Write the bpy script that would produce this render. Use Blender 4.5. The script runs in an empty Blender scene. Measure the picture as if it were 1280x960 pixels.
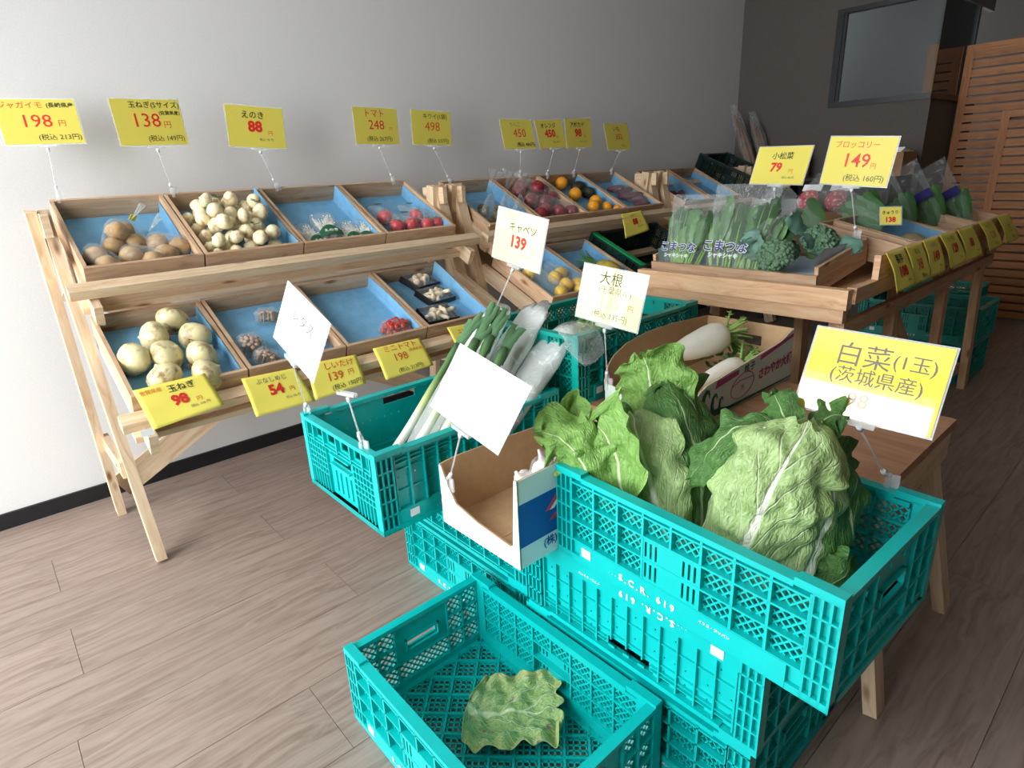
import bpy, bmesh, math, random
import numpy as np
from mathutils import Vector, Matrix, Euler, Quaternion, noise
PI = math.pi
SC = bpy.context.scene
C = SC.collection
# ------------------------------------------------------------------ camera
cam = bpy.data.cameras.new('camera'); cam.sensor_width = 36.0; cam.lens = 764.26 * 36.0 / 1280.0; cam.clip_start = 0.02
cam_ob = bpy.data.objects.new('camera', cam); C.objects.link(cam_ob)
def _cam():
    a, b, c = math.radians(49.2435), math.radians(19.3069), math.radians(2.8069)
    f = Vector((math.cos(b)*math.cos(a), math.cos(b)*math.sin(a), -math.sin(b)))
    r0 = Vector((math.sin(a), -math.cos(a), 0)); d0 = f.cross(r0)
    r = r0*math.cos(c) + d0*math.sin(c); d = -r0*math.sin(c) + d0*math.cos(c)
    m = Matrix((r, -d, -f)).transposed().to_4x4(); m.translation = (0, 0, 1.24)
    return m
cam_ob.matrix_world = _cam(); SC.camera = cam_ob
# ------------------------------------------------------------------ daylight and exposure
W = bpy.data.worlds.new('overcast_sky'); SC.world = W; W.use_nodes = True
bg = W.node_tree.nodes['Background']; bg.inputs[0].default_value = (0.93, 0.965, 1.0, 1); bg.inputs[1].default_value = 5.2
def portal(x, y0, y1, z0, z1):
    l = bpy.data.lights.new('shopfront_daylight', 'AREA'); l.shape = 'RECTANGLE'; l.size = y1 - y0; l.size_y = z1 - z0
    l.cycles.is_portal = True
    o = bpy.data.objects.new('shopfront_daylight', l); C.objects.link(o)
    o.location = (x, (y0+y1)/2, (z0+z1)/2)
    o.rotation_euler = Vector((1, 0, 0)).to_track_quat('-Z', 'Z').to_euler()
OPEN = (-1.70, 0.10, 2.86, 0.03, 3.00)        # the shopfront opening: x, y0, y1, z0, z1
portal(*OPEN)
SC.view_settings.view_transform = 'Standard'; SC.view_settings.look = 'None'
SC.view_settings.exposure = 0.90; SC.view_settings.gamma = 1.0; SC.view_settings.use_curve_mapping = False
SC.cycles.transparent_max_bounces = 32; SC.cycles.max_bounces = 10; SC.cycles.diffuse_bounces = 5
SC.cycles.use_denoising = True; SC.cycles.caustics_reflective = False; SC.cycles.caustics_refractive = False
SC.cycles.sample_clamp_indirect = 4.0

# ------------------------------------------------------------------ helpers
rng = random.Random(7)
def V(*a): return Vector(a)
class MB:
    def __init__(s): s.v = []; s.f = []; s.uv = []; s.sm = []
    def _face(s, idx, uv, sm=False): s.f.append(idx); s.uv.append(uv); s.sm.append(sm)
    def obox(s, c, ax, h, off=None):
        c = Vector(c); b = len(s.v); ax = [Vector(a) for a in ax]
        for i in (-1, 1):
            for j in (-1, 1):
                for k in (-1, 1):
                    s.v.append(tuple(c + ax[0]*(i*h[0]) + ax[1]*(j*h[1]) + ax[2]*(k*h[2])))
        L = max(range(3), key=lambda i: h[i]); o = (rng.random()*20, rng.random()*20) if off is None else off
        co = [(i*h[0], j*h[1], k*h[2]) for i in (-1, 1) for j in (-1, 1) for k in (-1, 1)]
        for q in ((0,1,3,2),(4,6,7,5),(0,4,5,1),(2,3,7,6),(0,2,6,4),(1,5,7,3)):
            n = [i for i in range(3) if len({round(co[t][i], 9) for t in q}) == 1]
            n = n[0] if n else 0
            o2 = [i for i in range(3) if i != n]
            if L in o2: ua, va = L, [i for i in o2 if i != L][0]
            else: ua, va = o2
            s._face(tuple(b+t for t in q), [(co[t][ua]+o[0]+n*.37, co[t][va]+o[1]+n*.61) for t in q])
        return s
    def box(s, x0, x1, y0, y1, z0, z1):
        return s.obox(((x0+x1)/2, (y0+y1)/2, (z0+z1)/2), ((1,0,0),(0,1,0),(0,0,1)), (abs(x1-x0)/2, abs(y1-y0)/2, abs(z1-z0)/2))
    def bar(s, p, q, w, t, up=(0,0,1)):
        p, q, up = Vector(p), Vector(q), Vector(up); d = q-p; L = d.length; d.normalize()
        sd = d.cross(up); sd.normalize(); u = sd.cross(d)
        return s.obox((p+q)/2, (d, sd, u), (L/2, w/2, t/2))
    def grid(s, fn, nu, nv, closeu=False, smooth=True, uvf=None):
        b = len(s.v)
        for i in range(nu+1-(1 if closeu else 0)):
            for j in range(nv+1): s.v.append(tuple(fn(i/nu, j/nv)))
        R = nu if closeu else nu+1
        for i in range(nu):
            for j in range(nv):
                i2 = (i+1) % R if closeu else i+1
                uv = [(i/nu, j/nv), ((i+1)/nu, j/nv), ((i+1)/nu, (j+1)/nv), (i/nu, (j+1)/nv)]
                if uvf: uv = [uvf(*t) for t in uv]
                s._face((b+i*(nv+1)+j, b+i2*(nv+1)+j, b+i2*(nv+1)+j+1, b+i*(nv+1)+j+1), uv, smooth)
        return s
    def tube(s, pts, rad, n=8, cap=True):
        pts = [Vector(p) for p in pts]; b = len(s.v)
        if not hasattr(rad, '__len__'): rad = [rad]*len(pts)
        t0 = (pts[1]-pts[0]).normalized(); up = Vector((0,0,1)) if abs(t0.z) < .9 else Vector((1,0,0))
        sd = t0.cross(up).normalized()
        L = 0
        for i, p in enumerate(pts):
            t = (pts[min(i+1, len(pts)-1)]-pts[max(i-1, 0)]).normalized()
            sd = (sd - t*sd.dot(t)).normalized(); u = t.cross(sd)
            for k in range(n):
                a = 2*PI*k/n; s.v.append(tuple(p + (sd*math.cos(a)+u*math.sin(a))*rad[i]))
        for i in range(len(pts)-1):
            for k in range(n):
                k2 = (k+1) % n; u0, u1 = i/(len(pts)-1), (i+1)/(len(pts)-1)
                s._face((b+i*n+k, b+i*n+k2, b+(i+1)*n+k2, b+(i+1)*n+k), [(u0,k/n),(u0,(k+1)/n),(u1,(k+1)/n),(u1,k/n)], True)
        if cap:
            s._face(tuple(b+k for k in reversed(range(n))), [(0,0)]*n)
            s._face(tuple(b+(len(pts)-1)*n+k for k in range(n)), [(1,0)]*n)
        return s
    def lathe(s, prof, n=16, c=(0,0,0), mod=None):
        c = Vector(c); m = len(prof)-1
        def fn(u, v):
            x = v*m; i = min(int(x), m-1); f = x-i
            r = prof[i][0]*(1-f)+prof[i+1][0]*f; z = prof[i][1]*(1-f)+prof[i+1][1]*f
            a = 2*PI*u
            if mod: r, z = mod(r, z, a)
            return c + Vector((r*math.cos(a), r*math.sin(a), z))
        return s.grid(fn, n, m, closeu=True)
    def prism(s, poly, y0, y1):     # polygon in (x, z), extruded along y
        b = len(s.v); n = len(poly)
        for y in (y0, y1):
            for p in poly: s.v.append((p[0], y, p[1]))
        s._face(tuple(range(b, b+n)), [(p[0], p[1]) for p in poly])
        s._face(tuple(reversed(range(b+n, b+2*n))), [(p[0], p[1]) for p in reversed(poly)])
        for i in range(n):
            j = (i+1) % n
            s._face((b+i, b+n+i, b+n+j, b+j), [(poly[i][0], 0), (poly[i][0], .01), (poly[j][0], .01), (poly[j][0], 0)])
        return s
    def mesh(s, name, mat=None, noise_amp=0):
        me = bpy.data.meshes.new(name); me.from_pydata(s.v, [], s.f)
        uvl = me.uv_layers.new(name='UVMap')
        flat = [c for f in s.uv for t in f for c in t]
        uvl.data.foreach_set('uv', flat); me.polygons.foreach_set('use_smooth', s.sm)
        if mat: me.materials.append(mat)
        me.update(); return me
    def build(s, name, mat, parent=None, loc=None, rot=None): return obj(name, s.mesh(name, mat), parent, loc, rot)
def obj(name, me, parent=None, loc=None, rot=None):
    o = bpy.data.objects.new(name, me); C.objects.link(o)
    if parent: o.parent = parent
    if loc is not None: o.location = loc
    if rot is not None: o.rotation_euler = rot
    return o
def tag(o, label=None, cat=None, group=None, kind=None):
    if label: o['label'] = label
    if cat: o['category'] = cat
    if group: o['group'] = group
    if kind: o['kind'] = kind
    return o
def thing(name, label, cat, loc=(0,0,0), rot=(0,0,0), group=None):
    o = bpy.data.objects.new(name, None); C.objects.link(o); o.empty_display_size = .05
    o.location = loc; o.rotation_euler = rot
    return tag(o, label, cat, group)
def mpose(o, pos, R):               # R: 3 column vectors
    m = Matrix((R[0], R[1], R[2])).transposed().to_4x4(); m.translation = Vector(pos); o.matrix_world = m
    return o
def copy_tree(o, loc=None, rot=None, label=None, group=None, parent=None, scale=None):
    c = o.copy(); C.objects.link(c)
    if parent: c.parent = parent
    if loc is not None: c.location = loc
    if rot is not None: c.rotation_euler = rot
    if scale is not None: c.scale = (scale,)*3 if not hasattr(scale, '__len__') else scale
    if label: c['label'] = label
    if group: c['group'] = group
    for ch in list(o.children): copy_tree(ch, parent=c)
    return c
def struct(o): o['kind'] = 'structure'; return o

# ------------------------------------------------------------------ materials
MAT = {}
def lin(c):
    return tuple((x/12.92 if x <= .04045 else ((x+.055)/1.055)**2.4) for x in (v/255 for v in c)) + (1,)
class NT:
    def __init__(s, name):
        s.m = bpy.data.materials.new(name); s.m.use_nodes = True; s.t = s.m.node_tree; s.n = s.t.nodes
        s.b = s.n['Principled BSDF']; MAT[name] = s.m
    def add(s, typ, **kw):
        n = s.n.new(typ)
        for k, v in kw.items():
            if k.startswith('i_'): n.inputs[int(k[2:])].default_value = v
            else: setattr(n, k, v)
        return n
    def link(s, a, b): s.t.links.new(a, b)
    def set(s, **kw):
        for k, v in kw.items(): s.b.inputs[k.replace('_', ' ')].default_value = v
    def ramp(s, fac, stops):
        r = s.add('ShaderNodeValToRGB'); e = r.color_ramp.elements
        while len(e) < len(stops): e.new(.5)
        for el, (p, c) in zip(e, stops): el.position = p; el.color = c
        s.link(fac, r.inputs[0]); return r.outputs[0]
    def noise(s, vec, scale, detail=4, rough=.55, dist=0):
        n = s.add('ShaderNodeTexNoise'); n.inputs['Scale'].default_value = scale; n.inputs['Detail'].default_value = detail
        n.inputs['Roughness'].default_value = rough; n.inputs['Distortion'].default_value = dist
        if vec is not None: s.link(vec, n.inputs['Vector'])
        return n.outputs[0]
    def mapping(s, vec, scale=(1,1,1), loc=(0,0,0)):
        m = s.add('ShaderNodeMapping'); m.inputs['Scale'].default_value = scale; m.inputs['Location'].default_value = loc
        s.link(vec, m.inputs[0]); return m.outputs[0]
    def mix(s, fac, a, b, mode='MIX'):
        m = s.add('ShaderNodeMix', data_type='RGBA', blend_type=mode)
        for val, i in ((fac, 0), (a, 6), (b, 7)):
            if hasattr(val, 'is_linked') or hasattr(val, 'node'): s.link(val, m.inputs[i])
            else: m.inputs[i].default_value = val
        return m.outputs[2]
    def bump(s, h, strength=.2, dist=.01):
        b = s.add('ShaderNodeBump'); b.inputs['Strength'].default_value = strength; b.inputs['Distance'].default_value = dist
        s.link(h, b.inputs['Height']); s.link(b.outputs[0], s.b.inputs['Normal'])
    def col(s, out): s.link(out, s.b.inputs['Base Color'])
    def tc(s, which='Object'): return s.add('ShaderNodeTexCoord').outputs[which]
    def rnd(s): return s.add('ShaderNodeObjectInfo').outputs['Random']
def plain(name, c, rough=.5, **kw):
    t = NT(name); t.set(Base_Color=lin(c), Roughness=rough, **kw); return t.m
def speck(name, c1, c2, scale, rough=.5, bump=0, lo=.35, hi=.65, **kw):
    t = NT(name); t.set(Roughness=rough, **kw); f = t.noise(t.tc(), scale)
    t.col(t.ramp(f, [(lo, lin(c1)), (hi, lin(c2))]))
    if bump: t.bump(f, bump, .004)
    return t.m
def wood(name, c1, c2, c3, rough=.6, fx=1.6, fy=22, var=.22, knots=True):
    t = NT(name); uv = t.tc('UV'); r = t.rnd()
    d = t.noise(t.mapping(uv, (1.2, 5, 1)), 2.0, 2)
    mp = t.mapping(uv, (fx, fy, 1)); va = t.add('ShaderNodeVectorMath', operation='ADD'); t.link(mp, va.inputs[0])
    dm = t.add('ShaderNodeVectorMath', operation='SCALE'); t.link(d, dm.inputs[0]); dm.inputs['Scale'].default_value = 2.2; t.link(dm.outputs[0], va.inputs[1])
    g = t.noise(va.outputs[0], 2.4, 5, .6, .4)
    col = t.ramp(g, [(.28, lin(c3)), (.5, lin(c1)), (.72, lin(c2))])
    kn = t.add('ShaderNodeTexVoronoi'); kn.inputs['Scale'].default_value = 1.0; t.link(t.mapping(uv, (4.5, 13, 1)), kn.inputs['Vector'])
    kf = t.ramp(kn.outputs['Distance'], [(.05, (1,1,1,1)), (.16, (0,0,0,1))])
    if knots: col = t.mix(kf, col, lin((140, 92, 58)))
    rr = t.ramp(r, [(0, (1-var,)*3+(1,)), (1, (1.0, 1.0, 1.0, 1))])
    col = t.mix(1.0, col, rr, 'MULTIPLY'); t.col(col)
    t.set(Roughness=rough); t.bump(g, .12, .003)
    return t.m
wood('tray_wood', (206, 170, 136), (220, 190, 156), (178, 138, 106), var=.30)
wood('rack_wood', (228, 200, 164), (238, 218, 188), (206, 172, 134))
wood('table_wood', (222, 180, 138), (234, 200, 160), (196, 148, 108))
wood('stand_wood', (196, 146, 112), (208, 162, 128), (174, 124, 92), fy=9)
wood('lattice_wood', (170, 110, 62), (184, 124, 72), (140, 84, 46), fy=30)
wood('plank_vinyl', (148, 130, 119), (161, 144, 133), (124, 105, 94), rough=.42, fx=.9, fy=20, var=.10, knots=False)
MAT['plank_vinyl'].node_tree.nodes['Principled BSDF'].inputs['Specular IOR Level'].default_value = .4
plain('seam_filler', (122, 112, 104), .6)
speck('wall_paper', (214, 213, 211), (219, 218, 216), 150, .85, .10)
speck('dark_wall', (84, 78, 72), (92, 86, 80), 120, .8, .2)
plain('deep_dark_wall', (52, 49, 46), .8)
plain('ceiling_white', (226, 225, 222), .9)
plain('baseboard_black', (24, 24, 27), .45)
plain('frame_black', (20, 22, 25), .4)
def teal(name, c, rough=.36):
    t = NT(name); f = t.noise(t.tc(), 9, 3)
    t.col(t.mix(t.ramp(f, [(.3, (0,0,0,1)), (.7, (1,1,1,1))]), lin(c), lin(tuple(min(255, int(x*1.06)) for x in c)))); t.set(Roughness=rough); return t.m
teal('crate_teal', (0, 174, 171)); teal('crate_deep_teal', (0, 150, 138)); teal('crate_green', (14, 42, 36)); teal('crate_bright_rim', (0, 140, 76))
plain('sticker_white', (240, 240, 240), .5); plain('print_white', (235, 240, 240), .6)
# ------------------------------------------------------------------ the room
def plank_floor():
    fl = struct(MB().box(-1.7, 7.2, -2.6, 2.94, -.06, -.006).build('floor', MAT['seam_filler']))
    Wp, Lp, g = .2413, 1.31, .0013
    me = MB().box(0, Lp-g, 0, Wp-g, -.006, 0).mesh('plank', MAT['plank_vinyl'])
    pats = {0: .618, 1: -.04, 2: .615, 3: -.043, 4: .657, 5: -.089, 6: .385, 7: -.25, 8: .5, 9: 0, 10: 2.04}
    k = 0; y = 2.757
    y += Wp
    k = -1
    def strip(x0, x1, yy):
        if abs((x1-x0)-Lp) < .01: return obj('plank', me, fl, (x0, yy, 0))
        return MB().box(0, x1-x0-g, 0, Wp-g, -.006, 0).build('plank', MAT['plank_vinyl'], fl, (x0, yy, 0))
    while y > -2.5:
        off = pats.get(k, rng.uniform(0, Lp)); off = (off+1.7) % Lp
        x = -1.7
        xs = [-1.7] + [-1.7+off+i*Lp for i in range(9)]
        xs = [t for t in xs if t < 7.2] + [7.2]
        for a, b in zip(xs, xs[1:]):
            if b-a > .03:
                if k == -1:
                    MB().box(0, b-a-g, 0, 2.935-2.757, -.006, 0).build('plank', MAT['plank_vinyl'], fl, (a, 2.757, 0))
                else: strip(a, b, y-Wp)
        if k >= 0: y -= Wp
        else: y = 2.757
        k += 1
    return fl
plank_floor()
plain('inner_grey', (66, 68, 66), .8)
XB = 5.165
struct(MB().box(-1.7, XB, 2.92, 3.02, 0, 3.15).build('wall_left', MAT['wall_paper']))
struct(MB().box(-1.7, XB, 2.908, 2.92, 0, .064).build('baseboard_left', MAT['baseboard_black']))
WZ = 1.585
bw = MB(); bw.box(XB, XB+.1, 1.53, 3.02, 0, WZ); bw.box(XB, XB+.1, 2.16, 3.02, WZ, 3.15); bw.box(XB, XB+.1, 1.53, 2.16, 2.20, 3.15)
struct(bw.build('wall_back', MAT['dark_wall']))
struct(MB().box(XB, XB+.012, 1.5, 1.53, 0, WZ).box(XB+.012, 6.3, 1.518, 1.53, 0, WZ).box(XB, 6.3, 1.5, 1.53, 2.2, 3.15).build('wall_return', MAT['dark_wall']))
wn = struct(thing('window_1', None, None)); wn['kind'] = 'structure'
f = MB()
f.box(XB-.015, XB+.05, 2.13, 2.175, WZ-.02, 2.215); f.box(XB-.015, XB+.05, 1.5, 2.13, WZ-.02, WZ+.018); f.box(XB-.015, XB+.05, 1.5, 2.13, 2.185, 2.215)
f.box(XB+.05, 5.95, 1.5, 1.53, WZ-.02, WZ+.018); f.box(5.93, 5.97, 1.5, 1.53, WZ, 2.2); f.box(XB-.004, XB+.02, 2.11, 2.13, WZ, 2.2)
f.build('window_frame', MAT['frame_black'], wn)
t = NT('window_glass'); t.n.remove(t.b)
gl = t.add('ShaderNodeBsdfGlossy'); gl.inputs['Roughness'].default_value = .02; tr = t.add('ShaderNodeBsdfTransparent'); tr.inputs[0].default_value = (.82, .85, .86, 1)
mx = t.add('ShaderNodeMixShader'); fr = t.add('ShaderNodeFresnel'); fr.inputs[0].default_value = 1.5; t.link(fr.outputs[0], mx.inputs[0]); t.link(tr.outputs[0], mx.inputs[1]); t.link(gl.outputs[0], mx.inputs[2])
t.link(mx.outputs[0], t.n['Material Output'].inputs[0])
MB().box(XB+.005, XB+.009, 1.515, 2.13, WZ+.018, 2.185).build('pane', MAT['window_glass'], wn)
MB().box(XB+.05, 5.93, 1.513, 1.517, WZ+.018, 2.2).build('pane', MAT['window_glass'], wn)
struct(MB().box(5.95, 6.05, 1.53, 3.02, 0, 3.15).build('wall_inner', MAT['inner_grey']))
struct(MB().box(XB+.1, 5.95, 1.55, 2.95, WZ-.03, WZ-.02).build('window_sill', MAT['dark_wall']))
tag(MB().box(5.42, 5.46, 1.56, 1.64, WZ-.02, WZ+.34).build('reflection_post', MAT['lattice_wood']), 'brown post added behind the corner glass to stand for a reflection in it', 'post')  # added post stands in for a brown reflection in the glass
struct(MB().box(7.1, 7.2, -2.6, 3.02, 0, 3.15).build('wall_far', MAT['deep_dark_wall']))
struct(MB().box(-1.7, 7.2, -2.7, -2.6, 0, 3.15).build('wall_right', MAT['deep_dark_wall']))
struct(MB().box(-1.8, 7.2, -2.7, 3.02, 3.15, 3.25).build('ceiling', MAT['ceiling_white']))
x, y0, y1, z0, z1 = OPEN
fw = MB(); fw.box(x-.1, x, -2.7, y0, 0, 3.15); fw.box(x-.1, x, y1, 3.02, 0, 3.15); fw.box(x-.1, x, y0, y1, z1, 3.15); fw.box(x-.1, x, y0, y1, -.06, z0)
struct(fw.build('wall_front', MAT['wall_paper']))
struct(MB().box(-7, -1.8, -6, 8, -.3, -.08).build('pavement', plain('pavement_grey', (178, 176, 172), .85)))

# ------------------------------------------------------------------ plastic crates
def diag_bars(mb, put, u0, u1, v0, v1, d0, d1, sp, w, both=True):
    for sg in ((1, -1) if both else (1,)):
        n = int(((u1-u0)+(v1-v0))/sp/1.0)+2
        lo = (u0 - v1) if sg == 1 else (u0 + v0)
        c = lo + sp*.5*1.414
        hi = (u1 - v0) if sg == 1 else (u1 + v1)
        while c < hi:
            # line: u - sg*v = c
            pts = []
            for v in (v0, v1):
                u = c + sg*v
                if u0-1e-9 <= u <= u1+1e-9: pts.append((u, v))
            for u in (u0, u1):
                v = (u-c)*sg
                if v0 < v < v1: pts.append((u, v))
            if len(pts) >= 2:
                p, q = pts[0], pts[-1]
                if math.hypot(p[0]-q[0], p[1]-q[1]) > w:
                    put(mb, p, q, w, d0, d1)
            c += sp*1.414
class Panel:
    """a crate wall in (u along, v up, d inward from the outer face); M maps it to the crate"""
    def __init__(s, L, H, kind): s.mb = MB(); s.L = L; s.H = H; s.kind = kind
    def P(s, u, v, d):
        return (u-s.L/2, d, v)
    def b(s, u0, u1, v0, v1, d0, d1): s.mb.box(u0-s.L/2, u1-s.L/2, d0, d1, v0, v1); return s
    def put(s, mb, p, q, w, d0, d1):
        mb.bar((p[0]-s.L/2, (d0+d1)/2, p[1]), (q[0]-s.L/2, (d0+d1)/2, q[1]), w, d1-d0, (0, 1, 0))
    def lat(s, u0, u1, v0, v1, d0=.013, d1=.018, sp=.0125, w=.0034): diag_bars(s.mb, s.put, u0, u1, v0, v1, d0, d1, sp, w)
    def plate(s, u0, u1, v0, v1, d0, d1, holes):
        us = sorted({u0, u1} | {t for h in holes for t in h[:2]}); vs = sorted({v0, v1} | {t for h in holes for t in h[2:]})
        for a, c in zip(vs, vs[1:]):
            run = None
            for p, q in zip(us, us[1:]):
                m, n = (p+q)/2, (a+c)/2
                inside = any(h[0] < m < h[1] and h[2] < n < h[3] for h in holes)
                if not inside: run = (run[0], q) if run else (p, q)
                if inside and run: s.b(run[0], run[1], a, c, d0, d1); run = None
            if run: s.b(run[0], run[1], a, c, d0, d1)
H = .213; T = .022
def corner_cols(p, L):
    for s0, sg in ((0, 1), (L, -1)):
        def R(a, c, v0, v1, d0, d1): p.b(min(s0+sg*a, s0+sg*c), max(s0+sg*a, s0+sg*c), v0, v1, d0, d1)
        R(0, .046, .0, .2, .011, .022)
        for a in (0, .014, .028, .042): R(a, a+.004, .0, .2, 0, .011)
        for v in (0, .045, .084, .123, .160, .197): R(0, .046, v, v+.004, 0, .011)
        R(0, .075, .199, .213, 0, .022)
    p.b(.075, L-.075, .195, .206, 0, .024)
def long_lattice():
    L = .6; p = Panel(L, H, 'long'); corner_cols(p, L)
    p.b(.046, L-.046, 0, .046, .008, .022); p.b(.07, L-.07, .002, .05, -.001, .009); p.b(.07, L-.07, .0, .004, 0, .022)
    n = 8; w = (L-.092)/n; vr = (.050, .098, .146, .188)
    for k in range(n+1):
        u = .046+k*w; cut = k == 4
        p.b(u-.0026, u+.0026, .146 if cut else .046, .197, 0, .022)
    for v in vr: p.b(.046, L-.046, v-.002, v+.002, 0, .022)
    p.b(.046, L-.046, .190, .196, .012, .022)
    for k in range(n):
        for r in range(3):
            if k in (3, 4) and r < 2: continue
            p.lat(.046+k*w+.0026, .046+(k+1)*w-.0026, vr[r]+.002, vr[r+1]-.002)
    u0 = .046+3*w; u1 = .046+5*w; hs = []
    for s0 in (u0+.006, u1-.036):
        for i in range(3):
            for v in (.058, .104): hs.append((s0+i*.012, s0+i*.012+.005, v, v+.033))
    p.plate(u0, u1, .052, .146, .001, .005, hs)
    return p.mb.mesh('long_side', MAT['crate_teal'])
def long_ribbed():
    L = .6; p = Panel(L, H, 'long'); corner_cols(p, L)
    hs = []
    for i in range(20):
        for v in (.075, .13, .165):
            if (i+int(v*100)) % 2 == 0 or v == .13: hs.append((.06+i*.0245, .0635+i*.0245, v, v+.004))
    hs += [(.245, .355, .168, .190)]
    hs = [h for h in hs if not (h[3]-h[2] < .01 and .235 < h[0] < .36 and h[2] > .15)]
    for i in range(12): hs.append((.075+i*.04, .098+i*.04, .190, .1945))
    p.plate(.046, L-.046, .046, .196, .013, .016, hs)
    p.b(.046, L-.046, 0, .05, .002, .022)
    for i in range(13):
        u = .052+i*.0413
        if 4 < i < 8: p.b(u-.0018, u+.0018, .05, .165, .004, .013)
        else: p.b(u-.0018, u+.0018, .05, .196, .004, .013)
    for v in (.098, .152): p.b(.046, L-.046, v-.0014, v+.0014, .008, .013)
    for v in (.170, .180): p.b(.046, .24, v-.0012, v+.0012, .006, .013); p.b(.36, L-.046, v-.0012, v+.0012, .006, .013)
    return p.mb.mesh('long_side', MAT['crate_teal'])
def short_lattice():
    L = .356; p = Panel(L, H, 'short')
    p.b(0, L, .195, .207, 0, .022); p.b(0, L, 0, .03, .004, .020)
    for u in (0, .05, .098, L-.102, L-.054, L-.004): p.b(u, u+.004, .03, .197, 0, .02)
    for v in (.085, .14): p.b(0, .1, v-.002, v+.002, 0, .02); p.b(L-.1, L, v-.002, v+.002, 0, .02)
    p.b(.1, L-.1, .083, .087, 0, .02)
    for u0, u1 in ((.004, .05), (.054, .098), (L-.098, L-.054), (L-.05, L-.004)):
        for v0, v1 in ((.032, .083), (.087, .138), (.142, .194)): p.lat(u0, u1, v0, v1, .010, .015)
    p.lat(.102, L-.102, .032, .083, .010, .015)
    p.plate(.1, L-.1, .087, .197, .007, .013, [(.132, L-.132, .115, .142)])
    p.b(.128, .132, .111, .146, 0, .02); p.b(L-.132, L-.128, .111, .146, 0, .02); p.b(.128, L-.128, .142, .146, 0, .02); p.b(.128, L-.128, .111, .115, 0, .02)
    for u in (.15, L-.15): p.b(u-.002, u+.002, .18, .197, 0, .018)
    return p.mb.mesh('short_side', MAT['crate_teal'])
def short_ribbed():
    L = .356; p = Panel(L, H, 'short')
    p.b(0, L, .198, .208, 0, .022); p.b(0, L, 0, .014, 0, .022)
    hs = [(.012, .035, .162, .190), (.05, .095, .166, .190), (.115, .165, .166, .190), (.191, .241, .166, .190), (.261, .306, .166, .190), (.32, .344, .162, .190), (.13, .226, .115, .135)]
    p.plate(0, L, .014, .198, .010, .014, hs)
    for v in (.150, .160): p.b(0, L, v-.0015, v+.0015, .002, .011)
    for u in (.006, .042, .102, .175, .248, .308, .345): p.b(u, u+.005, .15, .2, 0, .012)
    for s0, sg in ((0, 1), (L, -1)):
        for i in range(7):
            a = s0+sg*(.004+i*.0165); p.b(a-.0015, a+.0015, .014, .15, .002, .011)
        for v in (.066, .082, .098, .114, .132):
            p.b(min(s0, s0+sg*.106), max(s0, s0+sg*.106), v-.0014, v+.0014, .002, .011)
    p.b(.125, L-.125, .108, .113, .0, .012); p.b(.125, L-.125, .137, .141, 0, .012)
    for u in (.135, .16, .19, .216):       # raised wave marks on the smooth field
        p.b(u, u+.004, .03, .09, .006, .011)
    return p.mb.mesh('short_side', MAT['crate_teal'])
def crate_base():
    mb = MB(); X, Y = .278, .178
    def put(m, p, q, w, d0, d1): m.bar((p[0], p[1], (d0+d1)/2), (q[0], q[1], (d0+d1)/2), w, d1-d0)
    diag_bars(mb, put, -X, X, -Y, Y, .004, .016, .056, .0055)
    diag_bars(mb, put, -X, X, -Y, Y, .008, .0115, .014, .0036)
    mb.box(-.3, .3, -.2, -Y+.012, 0, .014); mb.box(-.3, .3, Y-.012, .2, 0, .014); mb.box(-.3, -X+.012, -Y, Y, 0, .014); mb.box(X-.012, .3, -Y, Y, 0, .014)
    return mb.mesh('base', MAT['crate_teal'])
CM = {'LL': long_lattice(), 'LR': long_ribbed(), 'SL': short_lattice(), 'SR': short_ribbed(), 'B': crate_base()}
def remat(me, mat):
    m = me.copy(); m.materials.clear(); m.materials.append(mat); return m
def text_mesh(body, size, mat, bold=0.0, align='CENTER', spacing=1.0):
    c = bpy.data.curves.new('lettering', 'FONT'); c.body = body; c.size = size; c.align_x = align; c.align_y = 'CENTER'
    c.offset = bold*size; c.resolution_u = 2; c.space_character = spacing
    o = bpy.data.objects.new('lettering', c); C.objects.link(o)
    me = bpy.data.meshes.new_from_object(o); bpy.data.objects.remove(o); bpy.data.curves.remove(c)
    me.materials.clear(); me.materials.append(mat); me.name = 'lettering'
    return me
def crate(label, loc, rz=0, sides='LL,SL', name='produce_crate', group=None, flip=False, marks=True, mat=None):
    """loc = base centre; long axis along local x; long_side 0 faces local -y"""
    t = thing(name, label, 'crate', loc, (PI if flip else 0, 0, rz), group)
    lk, sk = sides.split(',')
    def me(k): return CM[k] if mat is None else CM.setdefault(k+mat, remat(CM[k], MAT[mat]))
    z = -H if flip else 0
    obj('base', me('B'), t, (0, 0, z))
    for i in (0, 1):
        ls = obj('long_side', me(lk), t, (0, -.2 if i == 0 else .2, z), (0, 0, 0 if i == 0 else PI))
        ss = obj('short_side', me(sk), t, (-.3 if i == 0 else .3, 0, z), (0, 0, -PI/2 if i == 0 else PI/2))
        if marks:
            dd = -.0018 if lk == 'LL' else .0012
            MB().box(-.222, -.196, dd-.0008, dd, .022, .042).build('sticker', MAT['sticker_white'], ls)
            for body, u, v, sz in (('S.C.R. 619', -.05, .026, .021), ('イフコ・ジャパン', .10, .034, .0075), ('・・・ ー・', -.125, .022, .008)):
                if (body, sz) not in CM: CM[(body, sz)] = text_mesh(body, sz, MAT['print_white'], .03, 'CENTER', 1.5 if sz > .02 else 1.1)
                obj('lettering', CM[(body, sz)], ls, (u, dd-.0007, v), (PI/2, 0, 0))
    return t
Q = PI/2
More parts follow.
